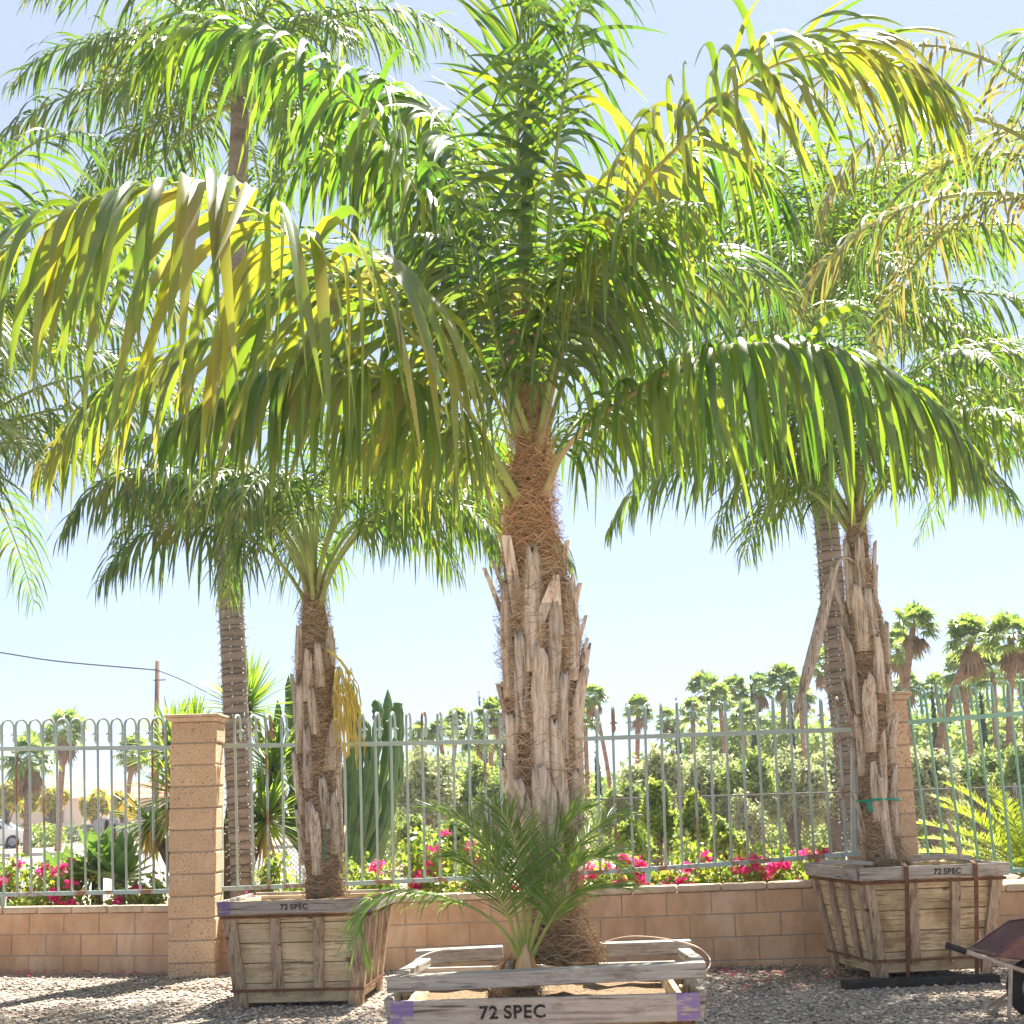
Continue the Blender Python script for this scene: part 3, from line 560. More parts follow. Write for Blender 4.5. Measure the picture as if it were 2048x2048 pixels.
# ================================================================= RIGHT POTTED PALM
YR = 13.3
rp = thing('palm_tree', 'shaggy potted palm in the right box with green tape around its trunk', 'palm tree', at(1770, 1730, YR), 'potted queen palms')
rprof = profile([(1772,1735,110),(1768,1712,84),(1760,1660,80),(1755,1600,74),(1750,1500,76),(1745,1430,86),(1742,1400,88),(1735,1300,84),(1727,1230,74),(1719,1200,66),(1716,1140,58),(1714,1080,50),(1710,1000,36)], YR)
shaggy_trunk(rp, rprof, 36, 5000, bl=(.35,.75), bw=(.045,.085), seed=25, bz=(rprof[0][0].z+.05, at(1716,1170,YR).z), fw_=.0016, mats=[BOOTG, BOOT], out=(.0,.06))
crown(rp, at(1712,1090,YR), 20, 2.8, [PALD, PAL, PAL], .026, .66, seed=200, e=(58,89), e1=-62, nl=58, pet=.22, g=.75, rr=.018)
b = MB(); P_ = crom([at(1712,1125,YR-.15),at(1690,1115,YR-.2),at(1672,1130,YR-.25),at(1655,1190,YR-.28),at(1630,1290,YR-.3),at(1608,1370,YR-.3),at(1592,1425,YR-.3),at(1586,1452,YR-.3)], 22)
rw = [.010,.012,.013,.014,.016,.02,.026,.032,.038,.044,.05,.054,.055,.054,.05,.044,.036,.028,.02,.013,.007,.002]
b.tube(P_, rw, 10, lobes=5, depth=.35); b.build('dry_spathe', BOOTG, rp, True)
b = MB(); zt = at(1750,1600,YR).z; c_, r_ = prof_at(rprof, zt)
b.tube([V((c_.x+math.cos(a)*(r_+.03), c_.y+math.sin(a)*(r_+.03), zt+.006*math.sin(3*a))) for a in [2*PI*k/28 for k in range(29)]], .009, 5)
b.bar(V((c_.x-r_*.8, c_.y-r_-.02, zt)), V((c_.x-r_*.65, c_.y-r_-.035, zt-.1)), .03, .004)
tag(b.build('marking_tape', RIB, None, True), 'green tape tied around the trunk of the right potted palm', 'tape')
b = MB(); b.tube(crom([at(652,1650,YL-.2), at(650,1690,YL-.19), at(647,1725,YL-.2)], 8), .005, 5); tag(b.build('marking_tape', RIB, None, True), 'strip of green tape hanging on the left potted palm trunk', 'tape')

# ================================================================= LIGHT-STRUNG PALMS
def litpalm(label, rows, Y, lights_label, ylo, yhi, seed, **kw):
    t = thing('palm_tree', label, 'palm tree', at(rows[0][0], 1600, Y)*1.0, 'tall palms wrapped in string lights'); t.location.z = 0
    pr = profile(rows, Y); pr = [(V((pr[0][0].x, pr[0][0].y, 0)), pr[0][1]*1.15)] + [q for q in pr if q[0].z > .1]
    n = 90; z1 = pr[-1][0].z; b = MB(); pts = []; rd_ = []
    for i in range(n):
        z = z1*i/(n-1); c, r = prof_at(pr, z); pts.append(c); rd_.append(r*(1+.03*(i % 3 == 0)))
    b.tube(pts, rd_, 18); b.build('trunk', RING, t, True)
    s = thing('string_lights', lights_label, 'string lights', (pr[0][0].x, pr[0][0].y, 0), 'string lights on palm trunks'); s.location = t.location
    zl = at(rows[0][0], ylo, Y).z; zh = at(rows[0][0], yhi, Y).z; turns = int((zh-zl)/.075); wp = []; bl = MB(); r = random.Random(seed)
    K = turns*16
    for k in range(K+1):
        u = k/K; band = .018*math.sin(u*turns*2*PI/3.0); z = zl+(zh-zl)*u+band; c, rr = prof_at(pr, z); a = 2*PI*turns*u
        p = V((c.x+math.cos(a)*(rr+.012), c.y+math.sin(a)*(rr+.012), z+r.uniform(-.008,.008))); wp.append(p)
        if k % 2 == 0 and math.sin(a) < .35:
            o = V((math.cos(a), math.sin(a), 0)); q = p+o*.01; d = V((r.uniform(-.6,.6), r.uniform(-.6,.2), r.uniform(-1,1))).normalized(); bl.tube([q, q+(o*.4+d*.6)*.018, q+(o*.4+d*.6)*.034], [.004,.0065,.002], 5)
    w_ = MB(); w_.tube(wp, .0042, 4); w_.build('cord', CORD, s, True); o = bl.build('bulbs', BULB, s, True); o['kind'] = 'stuff'
    return t, pr
YA = 16.2
lt, lpr = litpalm('tall ringed palm behind the left pillar, trunk wrapped in string lights', [(487,1770,50),(484,1700,50),(474,1500,51),(467,1300,50),(459,1159,50),(455,1000,46),(462,700,42),(474,400,40),(478,300,38),(480,200,34)], YA, 'dark cord with clear bulbs wound up the palm behind the left pillar', 1770, 1060, 31)
crown(lt, at(480,215,YA), 28, 2.85, [PAL, PALD, PALD], .032, .85, seed=300, e=(-10,86), e1=-75, nl=56, pet=.15, g=.6, rr=.02)
YB = 15.9
rt_, rpr = litpalm('tall ringed palm behind the right potted palm, trunk wrapped in string lights', [(1722,1760,48),(1718,1700,48),(1705,1600,49),(1692,1500,48),(1680,1395,47),(1668,1250,48),(1658,1100,48),(1645,980,46),(1632,850,42),(1622,740,38),(1618,640,32)], YB, 'dark cord with clear bulbs wound up the leaning palm behind the right potted palm', 1700, 960, 32)
crown(rt_, at(1640,620,YB), 34, 3.1, [PAL, PALD, PAL], .03, .8, seed=400, e=(-12,88), e1=-62, nl=54, pet=.12, g=.6, rr=.02)
# neighbouring palms reaching in from both sides
def offpalm(label, px, Y, zc, n, L, mat, seed, W=.028, LL=.6, e=(5,80), azs=None, rad=.15, e1=-55):
    x = xat(px, Y); t = thing('palm_tree', label, 'palm tree', (x, Y, 0)); b = MB(); b.tube([V((x, Y, z*zc/20)) for z in range(21)], [rad*(1+.05*(i % 2)) for i in range(21)], 14); b.build('trunk', RING, t, True)
    crown(t, (x, Y, zc-.1), n, L, mat, W, LL, seed=seed, e=e, nl=46, pet=.14, g=.55, rr=.018, azs=azs, e1=e1); return t
offpalm('palm beyond the right edge, its browning fronds hanging into the top right corner', 2330, 9.6, 5.2, 18, 2.7, [PALY, PALY, PALD], 520, .022, .6, (20,84), e1=-95)
offpalm('palm beyond the left edge, its upper fronds reaching into the photo', -180, 10.5, 4.9, 18, 2.3, [PALD, PAL, PAL], 620, .028, .62, (5,85))
offpalm('palm behind the right end of the fence, its blue-green fronds crossing the right edge', 2230, 17.5, 5.3, 20, 3.4, [PALD, PAL], 720, .028, .7, (5,85))
offpalm('lower palm behind the left fence with dark feathery fronds at the left edge', -110, 15.0, 5.2, 22, 3.0, [PALD, PAL, PALB], 820, .028, .8, (5,85))

# ================================================================= SMALL DATE PALM
Yd = 6.3
dp = thing('date_palm', 'small bushy date palm growing at the foot of the big trunk in the foreground box', 'small palm', at(1052,1930,Yd))
def z2(l, dY=0): return [(700+x*.3975, 1280+y*.3975, Yd+q) for x, y, q in l]
DF = [
 [(870,1600,0),(830,1350,-.05),(760,1150,-.1),(640,970,-.15),(520,880,-.2),(430,860,-.22)],
 [(850,1590,0),(760,1450,-.05),(620,1350,-.1),(450,1290,-.15),(250,1265,-.2),(110,1330,-.22),(45,1440,-.25),(80,1590,-.25)],
 [(880,1580,0),(870,1300,-.06),(850,1100,-.1),(800,930,-.15),(730,830,-.2)],
 [(890,1600,0),(905,1350,-.05),(960,1150,-.02),(1040,1000,.0),(1120,890,.0),(1200,850,0)],
 [(900,1590,0),(960,1350,-.1),(1080,1180,-.15),(1200,1105,-.2),(1300,1100,-.2),(1370,1160,-.2)],
 [(895,1560,0),(1000,1300,0),(1130,1050,.05),(1230,950,.1),(1340,880,.15),(1420,920,.15),(1455,1010,.15)],
 [(910,1600,0),(1000,1430,-.1),(1080,1310,-.18),(1200,1260,-.2),(1370,1240,-.2)],
 [(860,1590,0),(780,1350,-.12),(680,1180,-.2),(580,1100,-.25),(500,1090,-.25)],
 [(875,1590,0),(850,1350,.1),(790,1120,.2),(720,960,.25),(600,840,.3)],
 [(885,1590,0),(880,1350,-.12),(900,1180,-.2),(960,1060,-.25),(1040,1010,-.28)],
 [(885,1590,0),(910,1400,.05),(960,1220,.1),(1060,1080,.15),(1150,1050,.2)],
 [(870,1600,0),(840,1400,-.15),(740,1260,-.25),(640,1210,-.3)],
]
for i, l in enumerate(DF[:8]):
    frond(dp, pxpath(z2(l)), DATE, .22 if i != 5 else .17, .0066, 50, .3, .09 if i != 1 else .25, .2, seed=900+i, rr=.0065, nseg=5, fwd=.85, prof=(.8,1,.6), jit=.07, fold=.5)
b = MB(); r = random.Random(4); B = at(1052,1930,Yd)
for i in range(9):
    a = i*2.4; b.tube([B+V((.012*math.cos(a),.012*math.sin(a),-.08)), B+V((.02*math.cos(a),.02*math.sin(a),-.01)), B+V((.016*math.cos(a),.016*math.sin(a),.06+.01*(i%3)))], [.03,.024,.006], 8)
b.build('trunk', FIBO, dp, True)
sp = at(1030,1925,Yd+.12); st_ = thing('palm_stump', 'dark shaggy stump of roots behind the base of the small date palm', 'stump', (sp.x, sp.y, .72))
shaggy_trunk(st_, [(V((sp.x,sp.y,.70)),.10),(V((sp.x,sp.y,.78)),.095),(V((sp.x+.01,sp.y,.86)),.07),(V((sp.x+.01,sp.y,.885)),.02)], 8, 900, bl=(.05,.08), bw=(.02,.03), seed=77, bz=(.71,.8), mats=[BOOTG, FIBM])

# ================================================================= WALL, PILLARS, FENCE
wallP = [(-40,16.15),(352,15.25),(1085,14.78),(1722,14.2),(2110,14.1)]
def blockwall(label, x0, Yw0, x1, Yw1, ztop0, ztop1):
    A = V((xat(x0,Yw0), Yw0, 0)); B = V((xat(x1,Yw1), Yw1, 0)); L = (B-A).length; d = (B-A)/L; n = V((d.y,-d.x,0))
    t = thing('block_wall', label, 'wall', A, None); t.rotation_euler = (0,0,math.atan2(d.y,d.x))
    def put(o): o.parent = t; return o
    ncourse = 4; bl = MB(); r = random.Random(int(x0)+50); H = .203
    def topz(x): return ztop0+(ztop1-ztop0)*x/L
    for k in range(-1, ncourse):
        off = -.203 if k % 2 else 0
        x = off-.1
        while x < L:
            xa, xb = max(0, x+.005), min(L, x+.401)
            if xb-xa > .03:
                f = lambda xx: topz(xx)-.06-(k*H)
                za, zb = f(xa)-.005, f(xb)-.005; ya, yb = f(xa)-H+.005, f(xb)-H+.005
                if max(za, zb) > .0 and k >= 0:
                    ya = max(ya, -.1); yb = max(yb, -.1); e = r.uniform(-.0015,.0015)
                    bl.hexa([(xa,-.1+e,ya),(xb,-.1+e,yb),(xb,.1,yb),(xa,.1,ya),(xa,-.1+e,za),(xb,-.1+e,zb),(xb,.1,zb),(xa,.1,za)])
            x += .406
    put(bl.build('blocks', BLOCK, None, False, .004))
    mo = MB(); mo.hexa([(.002,-.094,-.2),(L-.002,-.094,-.2),(L-.002,.094,-.2),(.002,.094,-.2),(.002,-.094,ztop0-.062),(L-.002,-.094,ztop1-.062),(L-.002,.094,ztop1-.062),(.002,.094,ztop0-.062)]); put(mo.build('mortar', MORT))
    cp = MB(); x = 0
    while x < L:
        xb = min(L, x+.402); za, zb = topz(x), topz(xb); cp.hexa([(x+.003,-.125,za-.058),(xb-.003,-.125,zb-.058),(xb-.003,.125,zb-.058),(x+.003,.125,za-.058),(x+.003,-.125,za),(xb-.003,-.125,zb),(xb-.003,.125,zb),(x+.003,.125,za)]); x += .406
    put(cp.build('cap', CAPM, None, False, .015)); return t
zt = lambda x, y, Y: at(x, y, Y-.1).z
blockwall('low block wall left of the left pillar', -40, 16.15, 362, 15.35, zt(0,1815,16.1), zt(352,1811,15.35))
blockwall('long low block wall between the two pillars behind the foreground box', 425, 15.32, 1735, 14.3, zt(432,1806,15.3), zt(1650,1760,14.3))
blockwall('low block wall right of the right pillar behind the wheelbarrow', 1810, 14.3, 2150, 14.1, zt(1850,1775,14.3), zt(2048,1768,14.1))
def pillar(label, pxc, Y, ytop, wd=.4):
    x = xat(pxc, Y); t = thing('block_pillar', label, 'pillar', (x, Y, 0), 'block pillars of the fence'); top = at(pxc, ytop, Y).z-.07
    b = MB(); z = top; r = random.Random(int(pxc)); mo = MB()
    while z > -.1:
        e = r.uniform(-.006,.006); b.box((x-wd/2+e, Y-wd/2+e, z-.196), (x+wd/2+e, Y+wd/2+e, z)); z -= .203
    mo.box((x-wd/2+.012, Y-wd/2+.012, -.1), (x+wd/2-.012, Y+wd/2-.012, top-.02))
    b.build('blocks', SPLIT, t, False, .014); mo.build('mortar', MORT, t)
    c = MB(); c.hexa([(x-wd/2-.0,Y-wd/2,top+.002),(x+wd/2,Y-wd/2,top+.002),(x+wd/2,Y+wd/2,top+.002),(x-wd/2,Y+wd/2,top+.002)]+[(x+sx*(wd/2+.04),Y+sy*(wd/2+.04),top+.045) for sx,sy in ((-1,-1),(1,-1),(1,1),(-1,1))])
    c.box((x-wd/2-.055,Y-wd/2-.055,top+.047),(x+wd/2+.04,Y+wd/2+.04,top+.075)); c.build('cap', CAPM, t, False, .012); return t
pillar('tan split-face block pillar standing left of the left potted palm', 394, 15.15, 1432, .44)
pillar('tan split-face block pillar half hidden behind the right potted palm', 1775, 14.35, 1388, .42)

def fence(label, mat, tops, bots, Ya, Yb, spacing_px, alpha, rustbot=None, posts=(), x_first=0):
    """tops/bots: pixel polylines of the rails between plan depths Ya and Yb"""
    x0 = tops[0][0]; x1 = tops[-1][0]
    YY = lambda x: Ya+(Yb-Ya)*(x-x0)/(x1-x0)
    ip = lambda pl, x: np.interp(x, [p[0] for p in pl], [p[1] for p in pl])
    t = thing('iron_fence', label, 'fence', V((at(x0,1700,Ya).x, Ya, 0)), 'iron fence panels'); r = random.Random(int(x0))
    tp = [at(x, ip(tops, x), YY(x)) for x in np.linspace(x0, x1, 6)]; bp = [at(x, ip(bots, x), YY(x)) for x in np.linspace(bots[0][0], bots[-1][0], 6)]
    for pts, nm, mm in ((tp, 'top_rail', mat), (bp, 'bottom_rail', rustbot or mat)):
        b = MB()
        for p, q in zip(pts, pts[1:]): b.bar(p, q+(q-p).normalized()*.002, .038, .04, side=(0,1,0))
        b.build(nm, mm, t, False, .002)
    nrm = V((math.sin(alpha), math.cos(alpha), 0)); x = x0+x_first; i = 0
    while x < x1:
        u = (x-x0)/(x1-x0); xb = bots[0][0]+(bots[-1][0]-bots[0][0])*u; T = at(x, ip(tops, x), YY(x)); B = at(xb, ip(bots, xb), YY(x)); d = (T-B).normalized()
        hr = .085; H = .215; b = MB(); a0 = B; a1 = T+d*H; pts = [a0, a0.lerp(T,.5), T, a1]
        for k in range(1, 10):
            th = PI*k/9; pts.append(a1+nrm*(hr-hr*math.cos(th))+d*(hr*math.sin(th)))
        tip = a1+nrm*2*hr-d*.05; pts.append(tip)
        b.tube(pts, .0125, 4 if False else 6)
        b.tube([tip+d*.004, tip-d*.012, tip-d*.03, tip-d*.075, tip-d*.12], [.012,.022,.012,.02,.001], 6)
        b.tube([tip-d*.02-V((.035,0,0)), tip-d*.02+V((.035,0,0))], .008, 5)
        b.build('picket', mat if r.random() > .25 else (rustbot or mat), t, True); x += spacing_px; i += 1
    for xp, ylo, yhi in posts:
        b = MB(); b.bar(at(xp, ylo, YY(xp)), at(xp, yhi, YY(xp)), .045, .045, side=(1,0,0)); b.build('post', mat, t, False, .003)
    return t
fence('grey-green hooped iron fence left of the left pillar', FGREY, [(-30,1498),(354,1495)], [(-26,1790),(357,1782)], 16.1, 15.35, 27.3, R(27), FRUST, posts=((7,1815,1788),), x_first=7)
fence('grey-green hooped iron fence between the left pillar and the big trunk', FGREY, [(432,1492),(700,1489),(1075,1481)], [(438,1778),(700,1767),(1080,1750)], 15.3, 14.78, 31.2, R(10), FRUST, posts=((441,1790,1488),), x_first=38)
fence('grey-green hooped iron fence between the big trunk and the right pillar', FGREY, [(1077,1481),(1463,1467),(1706,1459)], [(1082,1751),(1225,1743),(1463,1727),(1722,1706)], 14.76, 14.3, 32.3, R(7), FRUST, posts=((1296,1765,1738),(1707,1712,1459)), x_first=20)
fence('bright mint green hooped iron fence at the right edge', FMINT, [(1803,1446),(2100,1422)], [(1842,1746),(2130,1738)], 14.3, 14.1, 33.5, R(0), None, x_first=20)

# ================================================================= BOUGAINVILLEA
def boug(label, px, Y, ytop, wpx, seed, nl=1700, nf=260, fy=None, cl=7):
    c = at(px, 1700, Y); top = at(px, ytop, Y).z; rx = wpx/F*Y; t = thing('bougainvillea', label, 'flowering shrub', (c.x, Y, 0), 'bougainvilleas behind the wall')
    L = lumps(c.x, Y, top*.5, rx, .42, top*.52, 16, .42, seed); rs = np.random.RandomState(seed)
    v, q = leafcloud(L, nl, .062, .7, .3, 0, rs); npbuild('foliage', v, q, BOUL, t)
    b = MB(); r = random.Random(seed)
    for l in L: b.tube(crom([V((c.x+r.uniform(-.2,.2)*rx, Y, .02)), V((l[0], l[1], l[2]*.5)), V(l[:3])+V((r.uniform(-.1,.1),0,l[5]*1.1))], 6), [.012,.01,.008,.006,.005,.003], 5)
    b.build('stems', BARK, t, True)
    FL = []
    for k in range(int(cl*1.8)):
        l = r.choice(L); a = r.uniform(-1,1); FL.append((l[0]+a*l[3], l[1]-l[4]*.9, l[2]+r.uniform(-.6,1)*l[5], r.uniform(.05,.12), .07, r.uniform(.03,.08)))
    v, q = leafcloud(FL, nf, .045, .9, .1, 0, rs); npbuild('flowers', v, q, BOUF, t)
BG = [(20,15.9+.9,1668,75,5,'at the far left edge behind the fence'),(130,16.6,1700,85,6,'left of the agave behind the fence'),(270,16.3,1715,80,4,'right of the agave against the left pillar'),
 (560,16.1,1715,70,3,'between the left pillar and the left potted palm'),(735,15.9,1690,90,7,'just right of the left potted palm, below the cactus'),(850,15.8,1655,90,8,'tall and airy, left of the small date palm'),(965,15.7,1660,80,8,'behind the fronds of the small date palm'),
 (1120,15.6,1700,80,7,'behind the foot of the big trunk'),(1240,15.5,1672,80,26,'densest with pink blossom, just right of the small date palm'),(1370,15.4,1680,90,9,'below the green bush in the middle of the right fence'),(1490,15.3,1680,90,9,'right half of the right fence with scattered pink sprays'),(1610,15.2,1672,85,10,'left of the right potted palm with a tall pink spray')]
for i, (px, Y, yt, wp, cl, lb) in enumerate(BG): boug('bougainvillea '+lb, px, Y, yt, wp, 40+i, cl=cl, nf=75*cl, nl=1600)
# petals & litter on gravel
rs = np.random.RandomState(5)
def litter(name, label, cat, spots, n, size, mat, z=.018):
    vs = []; 
    for i in range(n):
        x, y, rx, ry = spots[rs.randint(len(spots))]; p = ground(x+rs.normal()*rx, min(2100, y+abs(rs.normal())*ry)); a = rs.rand()*6.28; s = size*(.5+rs.rand()); ca, sa = math.cos(a)*s, math.sin(a)*s; h = rs.rand(4)*size*.6+z
        vs += [(p.x-ca, p.y-sa, h[0]), (p.x+sa*.5, p.y-ca*.5, h[1]), (p.x+ca, p.y+sa, h[2]), (p.x-sa*.5, p.y+ca*.5, h[3])]
    o = npbuild(name, vs, np.arange(n*4).reshape(-1,4), mat); tag(o, label, cat, None, 'stuff')
litter('fallen_petals', 'scattered fallen pink petals on the gravel below the wall', 'petals', [(10,1943,30,4),(60,1945,60,5),(200,1947,80,6),(300,1945,30,4),(1450,1940,20,8),(1500,1945,80,15),(1640,1945,50,12)], 150, .022, BOUF)
litter('leaf_litter', 'dry brown leaf litter on the gravel left of the right box', 'leaf litter', [(1500,1935,80,14),(1600,1940,60,16),(1680,1945,30,12),(1540,1960,60,20),(1800,1955,70,6)], 700, .022, FAND)

# ================================================================= CACTUS, YUCCA, AGAVE, SAGO
Yc = 17.6; ct = thing('cactus', 'tall dark green candelabra cactus behind the fence right of the left potted palm', 'cactus', V((xat(700,Yc), Yc, 0)))
CA = [(640,1760,560,1620,556,1400),(640,1760,585,1560,578,1350),(650,1760,620,1500,600,1330),(690,1760,700,1560,704,1365),(700,1760,735,1560,733,1440),(700,1760,745,1540,757,1400),(710,1760,765,1560,776,1378),(710,1760,790,1580,799,1405),(690,1760,680,1600,672,1420),(700,1760,715,1600,718,1410),(720,1760,775,1640,790,1470),(660,1760,612,1600,604,1440),(730,1760,760,1700,775,1560),(670,1760,655,1600,650,1400),(690,1760,740,1650,748,1490),(650,1760,590,1640,588,1470),(774,1470,756,1440,752,1398),(776,1450,792,1440,796,1402)]
for i, (x0,y0,x1,y1,x2,y2) in enumerate(CA):
    Yq = Yc+[-.25,.2,0,.3,-.15][i % 5]; P_ = crom([at(x0,y0,Yq), at(x1,y1,Yq), at(x1*.3+x2*.7,(y1+y2)/2,Yq), at(x2,y2,Yq)], 26); b = MB()
    rr_ = [.060*(1+.14*math.sin(k*1.3+i*2))*(1 if k < 23 else (25.3-k)/2.6) for k in range(26)]; b.tube(P_, rr_, 20, lobes=5, depth=.42); b.build('stem', CAC, ct, True)
def blades(c, n, L, W, mat, elev, parent, name, seed, droop=.15, wide=False, K=6):
    r = np.random.RandomState(seed); vs = []; fs = []
    for i in range(n):
        a = i*2.39996+r.normal()*.1; e = R(elev[0]+(elev[1]-elev[0])*(i/n)+r.normal()*5); d = np.array([math.sin(a)*math.cos(e), math.cos(a)*math.cos(e), math.sin(e)]); l = L*(.8+.35*r.rand()); p = np.array(c)+d*.04
        s = np.cross(d, [0,0,1]); s /= np.linalg.norm(s)+1e-6; b0 = len(vs)
        for k in range(K):
            t = k/(K-1); w_ = W*.5*((.55+1.1*t)*(1-t)**.8*1.5 if wide else (1-t**3)*(.8+.2*t))+.001; nn = np.cross(s, d)
            vs += [p-s*w_, p-nn*w_*.35, p+s*w_]; d = d+np.array([0,0,-droop*(.3+t)*.5]); d /= np.linalg.norm(d); p = p+d*l/(K-1)
        for k in range(K-1):
            for j in (0,1): q = b0+k*3+j; fs.append((q, q+1, q+4, q+3))
    return npbuild(name, vs, fs, mat, parent, None, True)
yt = thing('yucca', 'large spiky yucca with several leaf heads behind the left pillar', 'yucca', V((xat(430,17.2), 17.2, 0)))
b = MB(); heads = [(360,1590,16.9,.62,150,(-55,75)),(345,1500,17.3,.55,110,(-30,85)),(492,1420,17.3,.62,150,(-20,88)),(385,1480,17.6,.5,80,(-10,85)),(530,1640,17.1,.62,130,(-35,80)),(545,1540,17.4,.6,110,(-20,85)),(300,1640,17.1,.5,60,(-60,40))]
for i, (x, y, Y, L, n, el) in enumerate(heads):
    c = at(x, y, Y); b.tube(crom([V((xat(430,17.2),17.2,0)), V(((c.x+xat(430,17.2))/2,17.2,c.z*.5)), c], 8), [.11,.1,.09,.08,.07,.07,.06,.06], 8)
    blades(c, n, L, .042, YUCL, el, yt, 'leaf_head', 60+i, .12); blades(c, 34, L*.95, .03, YUCD, (-85,-35), yt, 'dry_skirt', 80+i, .1)
b.build('trunk', BARK, yt, True)
for i, (x, y, Y, L, n) in enumerate(((195,1752,16.9,.5,26),(240,1760,16.6,.42,22),(120,1765,17.1,.4,18))):
    c = at(x, y, Y); t = thing('agave', ['broad-leaved green agave in the middle of the left fence','broad-leaved green agave nearest the left pillar','small agave at the left behind the pink flowers'][i], 'agave', (c.x, Y, 0), 'agaves behind the left fence')
    b = MB(); b.tube([V((c.x, Y, 0)), c], [.08,.06], 8); b.build('stem', BARK, t, True); blades(c, n, L, .15, AGL, (5,85), t, 'leaves', 90+i, .08, True, 8)
cs = at(2060, 1700, 16.0); sg = thing('sago_palm', 'bright green sago palm behind the mint fence at the right edge', 'sago palm', (cs.x, 16.0, 0))
b = MB(); b.tube([V((cs.x,16,0)), V((cs.x,16,.55))], [.2,.17], 14); b.build('trunk', FIBM, sg, True)
for i in range(30):
    p = autopath((cs.x,16,.6), i*137.5+20, 12+64*i/30, 1.3, -14+40*i/30); frond(sg, p, SAGO, .19, .017, 56, .12, .05, .45, seed=i+1000, rr=.009, nseg=3, fwd=.6, prof=(.6,1,.6), jit=.04, fold=.4)

# ================================================================= FAR BACKGROUND, RIGHT
def fanpalm(label, px, py, rpx, Y, seed, skirt=True, lean=0, group='fan palms in the background'):
    rpx = rpx*(.88+.3*((seed*37) % 10)/10); lean = lean+.5*(((seed*53) % 11)/5-1)
    c = at(px, py, Y); Rr = rpx*1.18/F*Y; r = random.Random(seed); t = thing('fan_palm', label, 'fan palm', (c.x+lean, Y, 0), group)
    b = MB(); b.tube(crom([V((c.x+lean, Y, 0)), V((c.x+lean*.7, Y, c.z*.5)), V(c)], 10), [Rr*.13]+[Rr*.11]*8+[Rr*.1], 8); b.build('trunk', FANT, t, True)
    vs = []; fs = []; vd = []; fd = []
    nl_ = r.randint(40, 58)
    for i in range(nl_ + (r.choice((3,6,10)) if skirt else 0)):
        e = R(r.uniform(-35, 85)); a = r.uniform(0, 2*PI); dead = skirt and i >= nl_
        if dead: e = R(r.uniform(-85,-55))
        d = V((math.cos(a)*math.cos(e), math.sin(a)*math.cos(e), math.sin(e))); L = Rr*r.uniform(.4,.6); hub = V(c)+d*L; s = d.cross(V((0,0,1))).normalized(); u = s.cross(d); tgt, tf_ = (vd, fd) if dead else (vs, fs)
        for k in range(13):
            th = R(-105+210*k/12); q = (d*math.cos(th)+s*math.sin(th)); l = Rr*.5*(.7+.3*math.cos(th))*r.uniform(.85,1.1); w_ = Rr*.045; sd_ = d.cross(q).cross(q)
            perp = (s*math.cos(th)-d*math.sin(th)); e1_ = hub+q*l*.65+V((0,0,-.06*Rr)); e2_ = hub+q*l+V((0,0,-Rr*r.uniform(.1,.28))); n0 = len(tgt)
            tgt += [hub-perp*w_*.2, hub+perp*w_*.2, e1_+perp*w_, e2_+perp*w_*.15, e2_-perp*w_*.15, e1_-perp*w_]; tf_ += [(n0,n0+1,n0+2,n0+5),(n0+5,n0+2,n0+3,n0+4)]
        n0 = len(tgt); tgt += [V(c)-u*Rr*.012, V(c)+u*Rr*.012, hub+u*Rr*.008, hub-u*Rr*.008]; tf_.append((n0,n0+1,n0+2,n0+3))
    npbuild('crown', vs, fs, FANL, t)
    if fd: npbuild('dead_skirt', vd, fd, FAND, t)
    return t
FP = [(1826,1251,58,44,1,'tall fan palm standing clear just right of the right potted palm',-.6),
 (1943,1280,54,46,1,'tall fan palm above the mint fence, second from the right edge',-1.3),
 (2022,1276,58,43,1,'tall fan palm above the mint fence at the right edge',-.9),
 (1796,1300,50,52,1,'fan palm peeking out just behind the right potted trunk',0),
 (1925,1345,44,58,1,'lower fan palm between the mint fence and the two tall ones',0),
 (1985,1345,46,56,0,'bushy lower fan palm left of the rightmost tall palm',0),
 (2050,1350,48,60,1,'lower fan palm at the extreme right edge behind the mint fence',0),
 (1815,1372,30,66,1,'small fan palm low between right pillar and mint fence',0),
 (1872,1380,34,66,0,'small fan palm beside the cypress behind the mint fence',0),
 (1646,1330,42,60,1,'tall fan palm left of the string-lit leaning palm',.5),
 (1600,1385,38,66,1,'fan palm under the hanging dry spathe',0),
 (1566,1362,36,70,1,'fan palm just right of the right-hand slim cypress pair',0),
 (1520,1378,34,72,1,'fan palm between the two slim cypresses',0),
 (1467,1380,36,70,1,'fan palm immediately left of the slim cypresses',0),
 (1411,1378,36,72,1,'leftmost crown of the high fan palm grove',0),
 (1440,1400,34,66,0,'fan palm low in the grove with brown skirts',0),
 (1385,1425,34,60,0,'bright green fan palm in front of the grove left end',0),
 (1490,1440,32,58,0,'bright green low fan palm below the slim cypresses',0),
 (1276,1420,32,66,1,'lone fan palm midway between big trunk and the grove',.3),
 (1335,1440,28,70,1,'small fan palm beside the short cypress',0),
 (1187,1395,36,58,1,'tall fan palm immediately right of the big trunk',.4),
 (1170,1440,30,62,0,'fan palm low behind the right edge of the big trunk',0),
 (985,1430,38,56,1,'fan palm immediately left of the big trunk',0),
 (915,1445,34,60,1,'fan palm in the middle of the group left of the big trunk',0),
 (950,1478,32,52,0,'bright low fan palm in front of the group left of the big trunk',0),
 (880,1470,32,58,0,'fan palm second from left in the group right of the cactus',0),
 (838,1470,30,66,1,'small fan palm just right of the cactus',0),
 (1010,1480,30,60,1,'fan palm half hidden behind the left edge of the big trunk',0)]
for i, (x, y, rp_, Y, sk, lb, ln) in enumerate(FP): fanpalm(lb, x, y, rp_, Y, 70+i, bool(sk), ln)
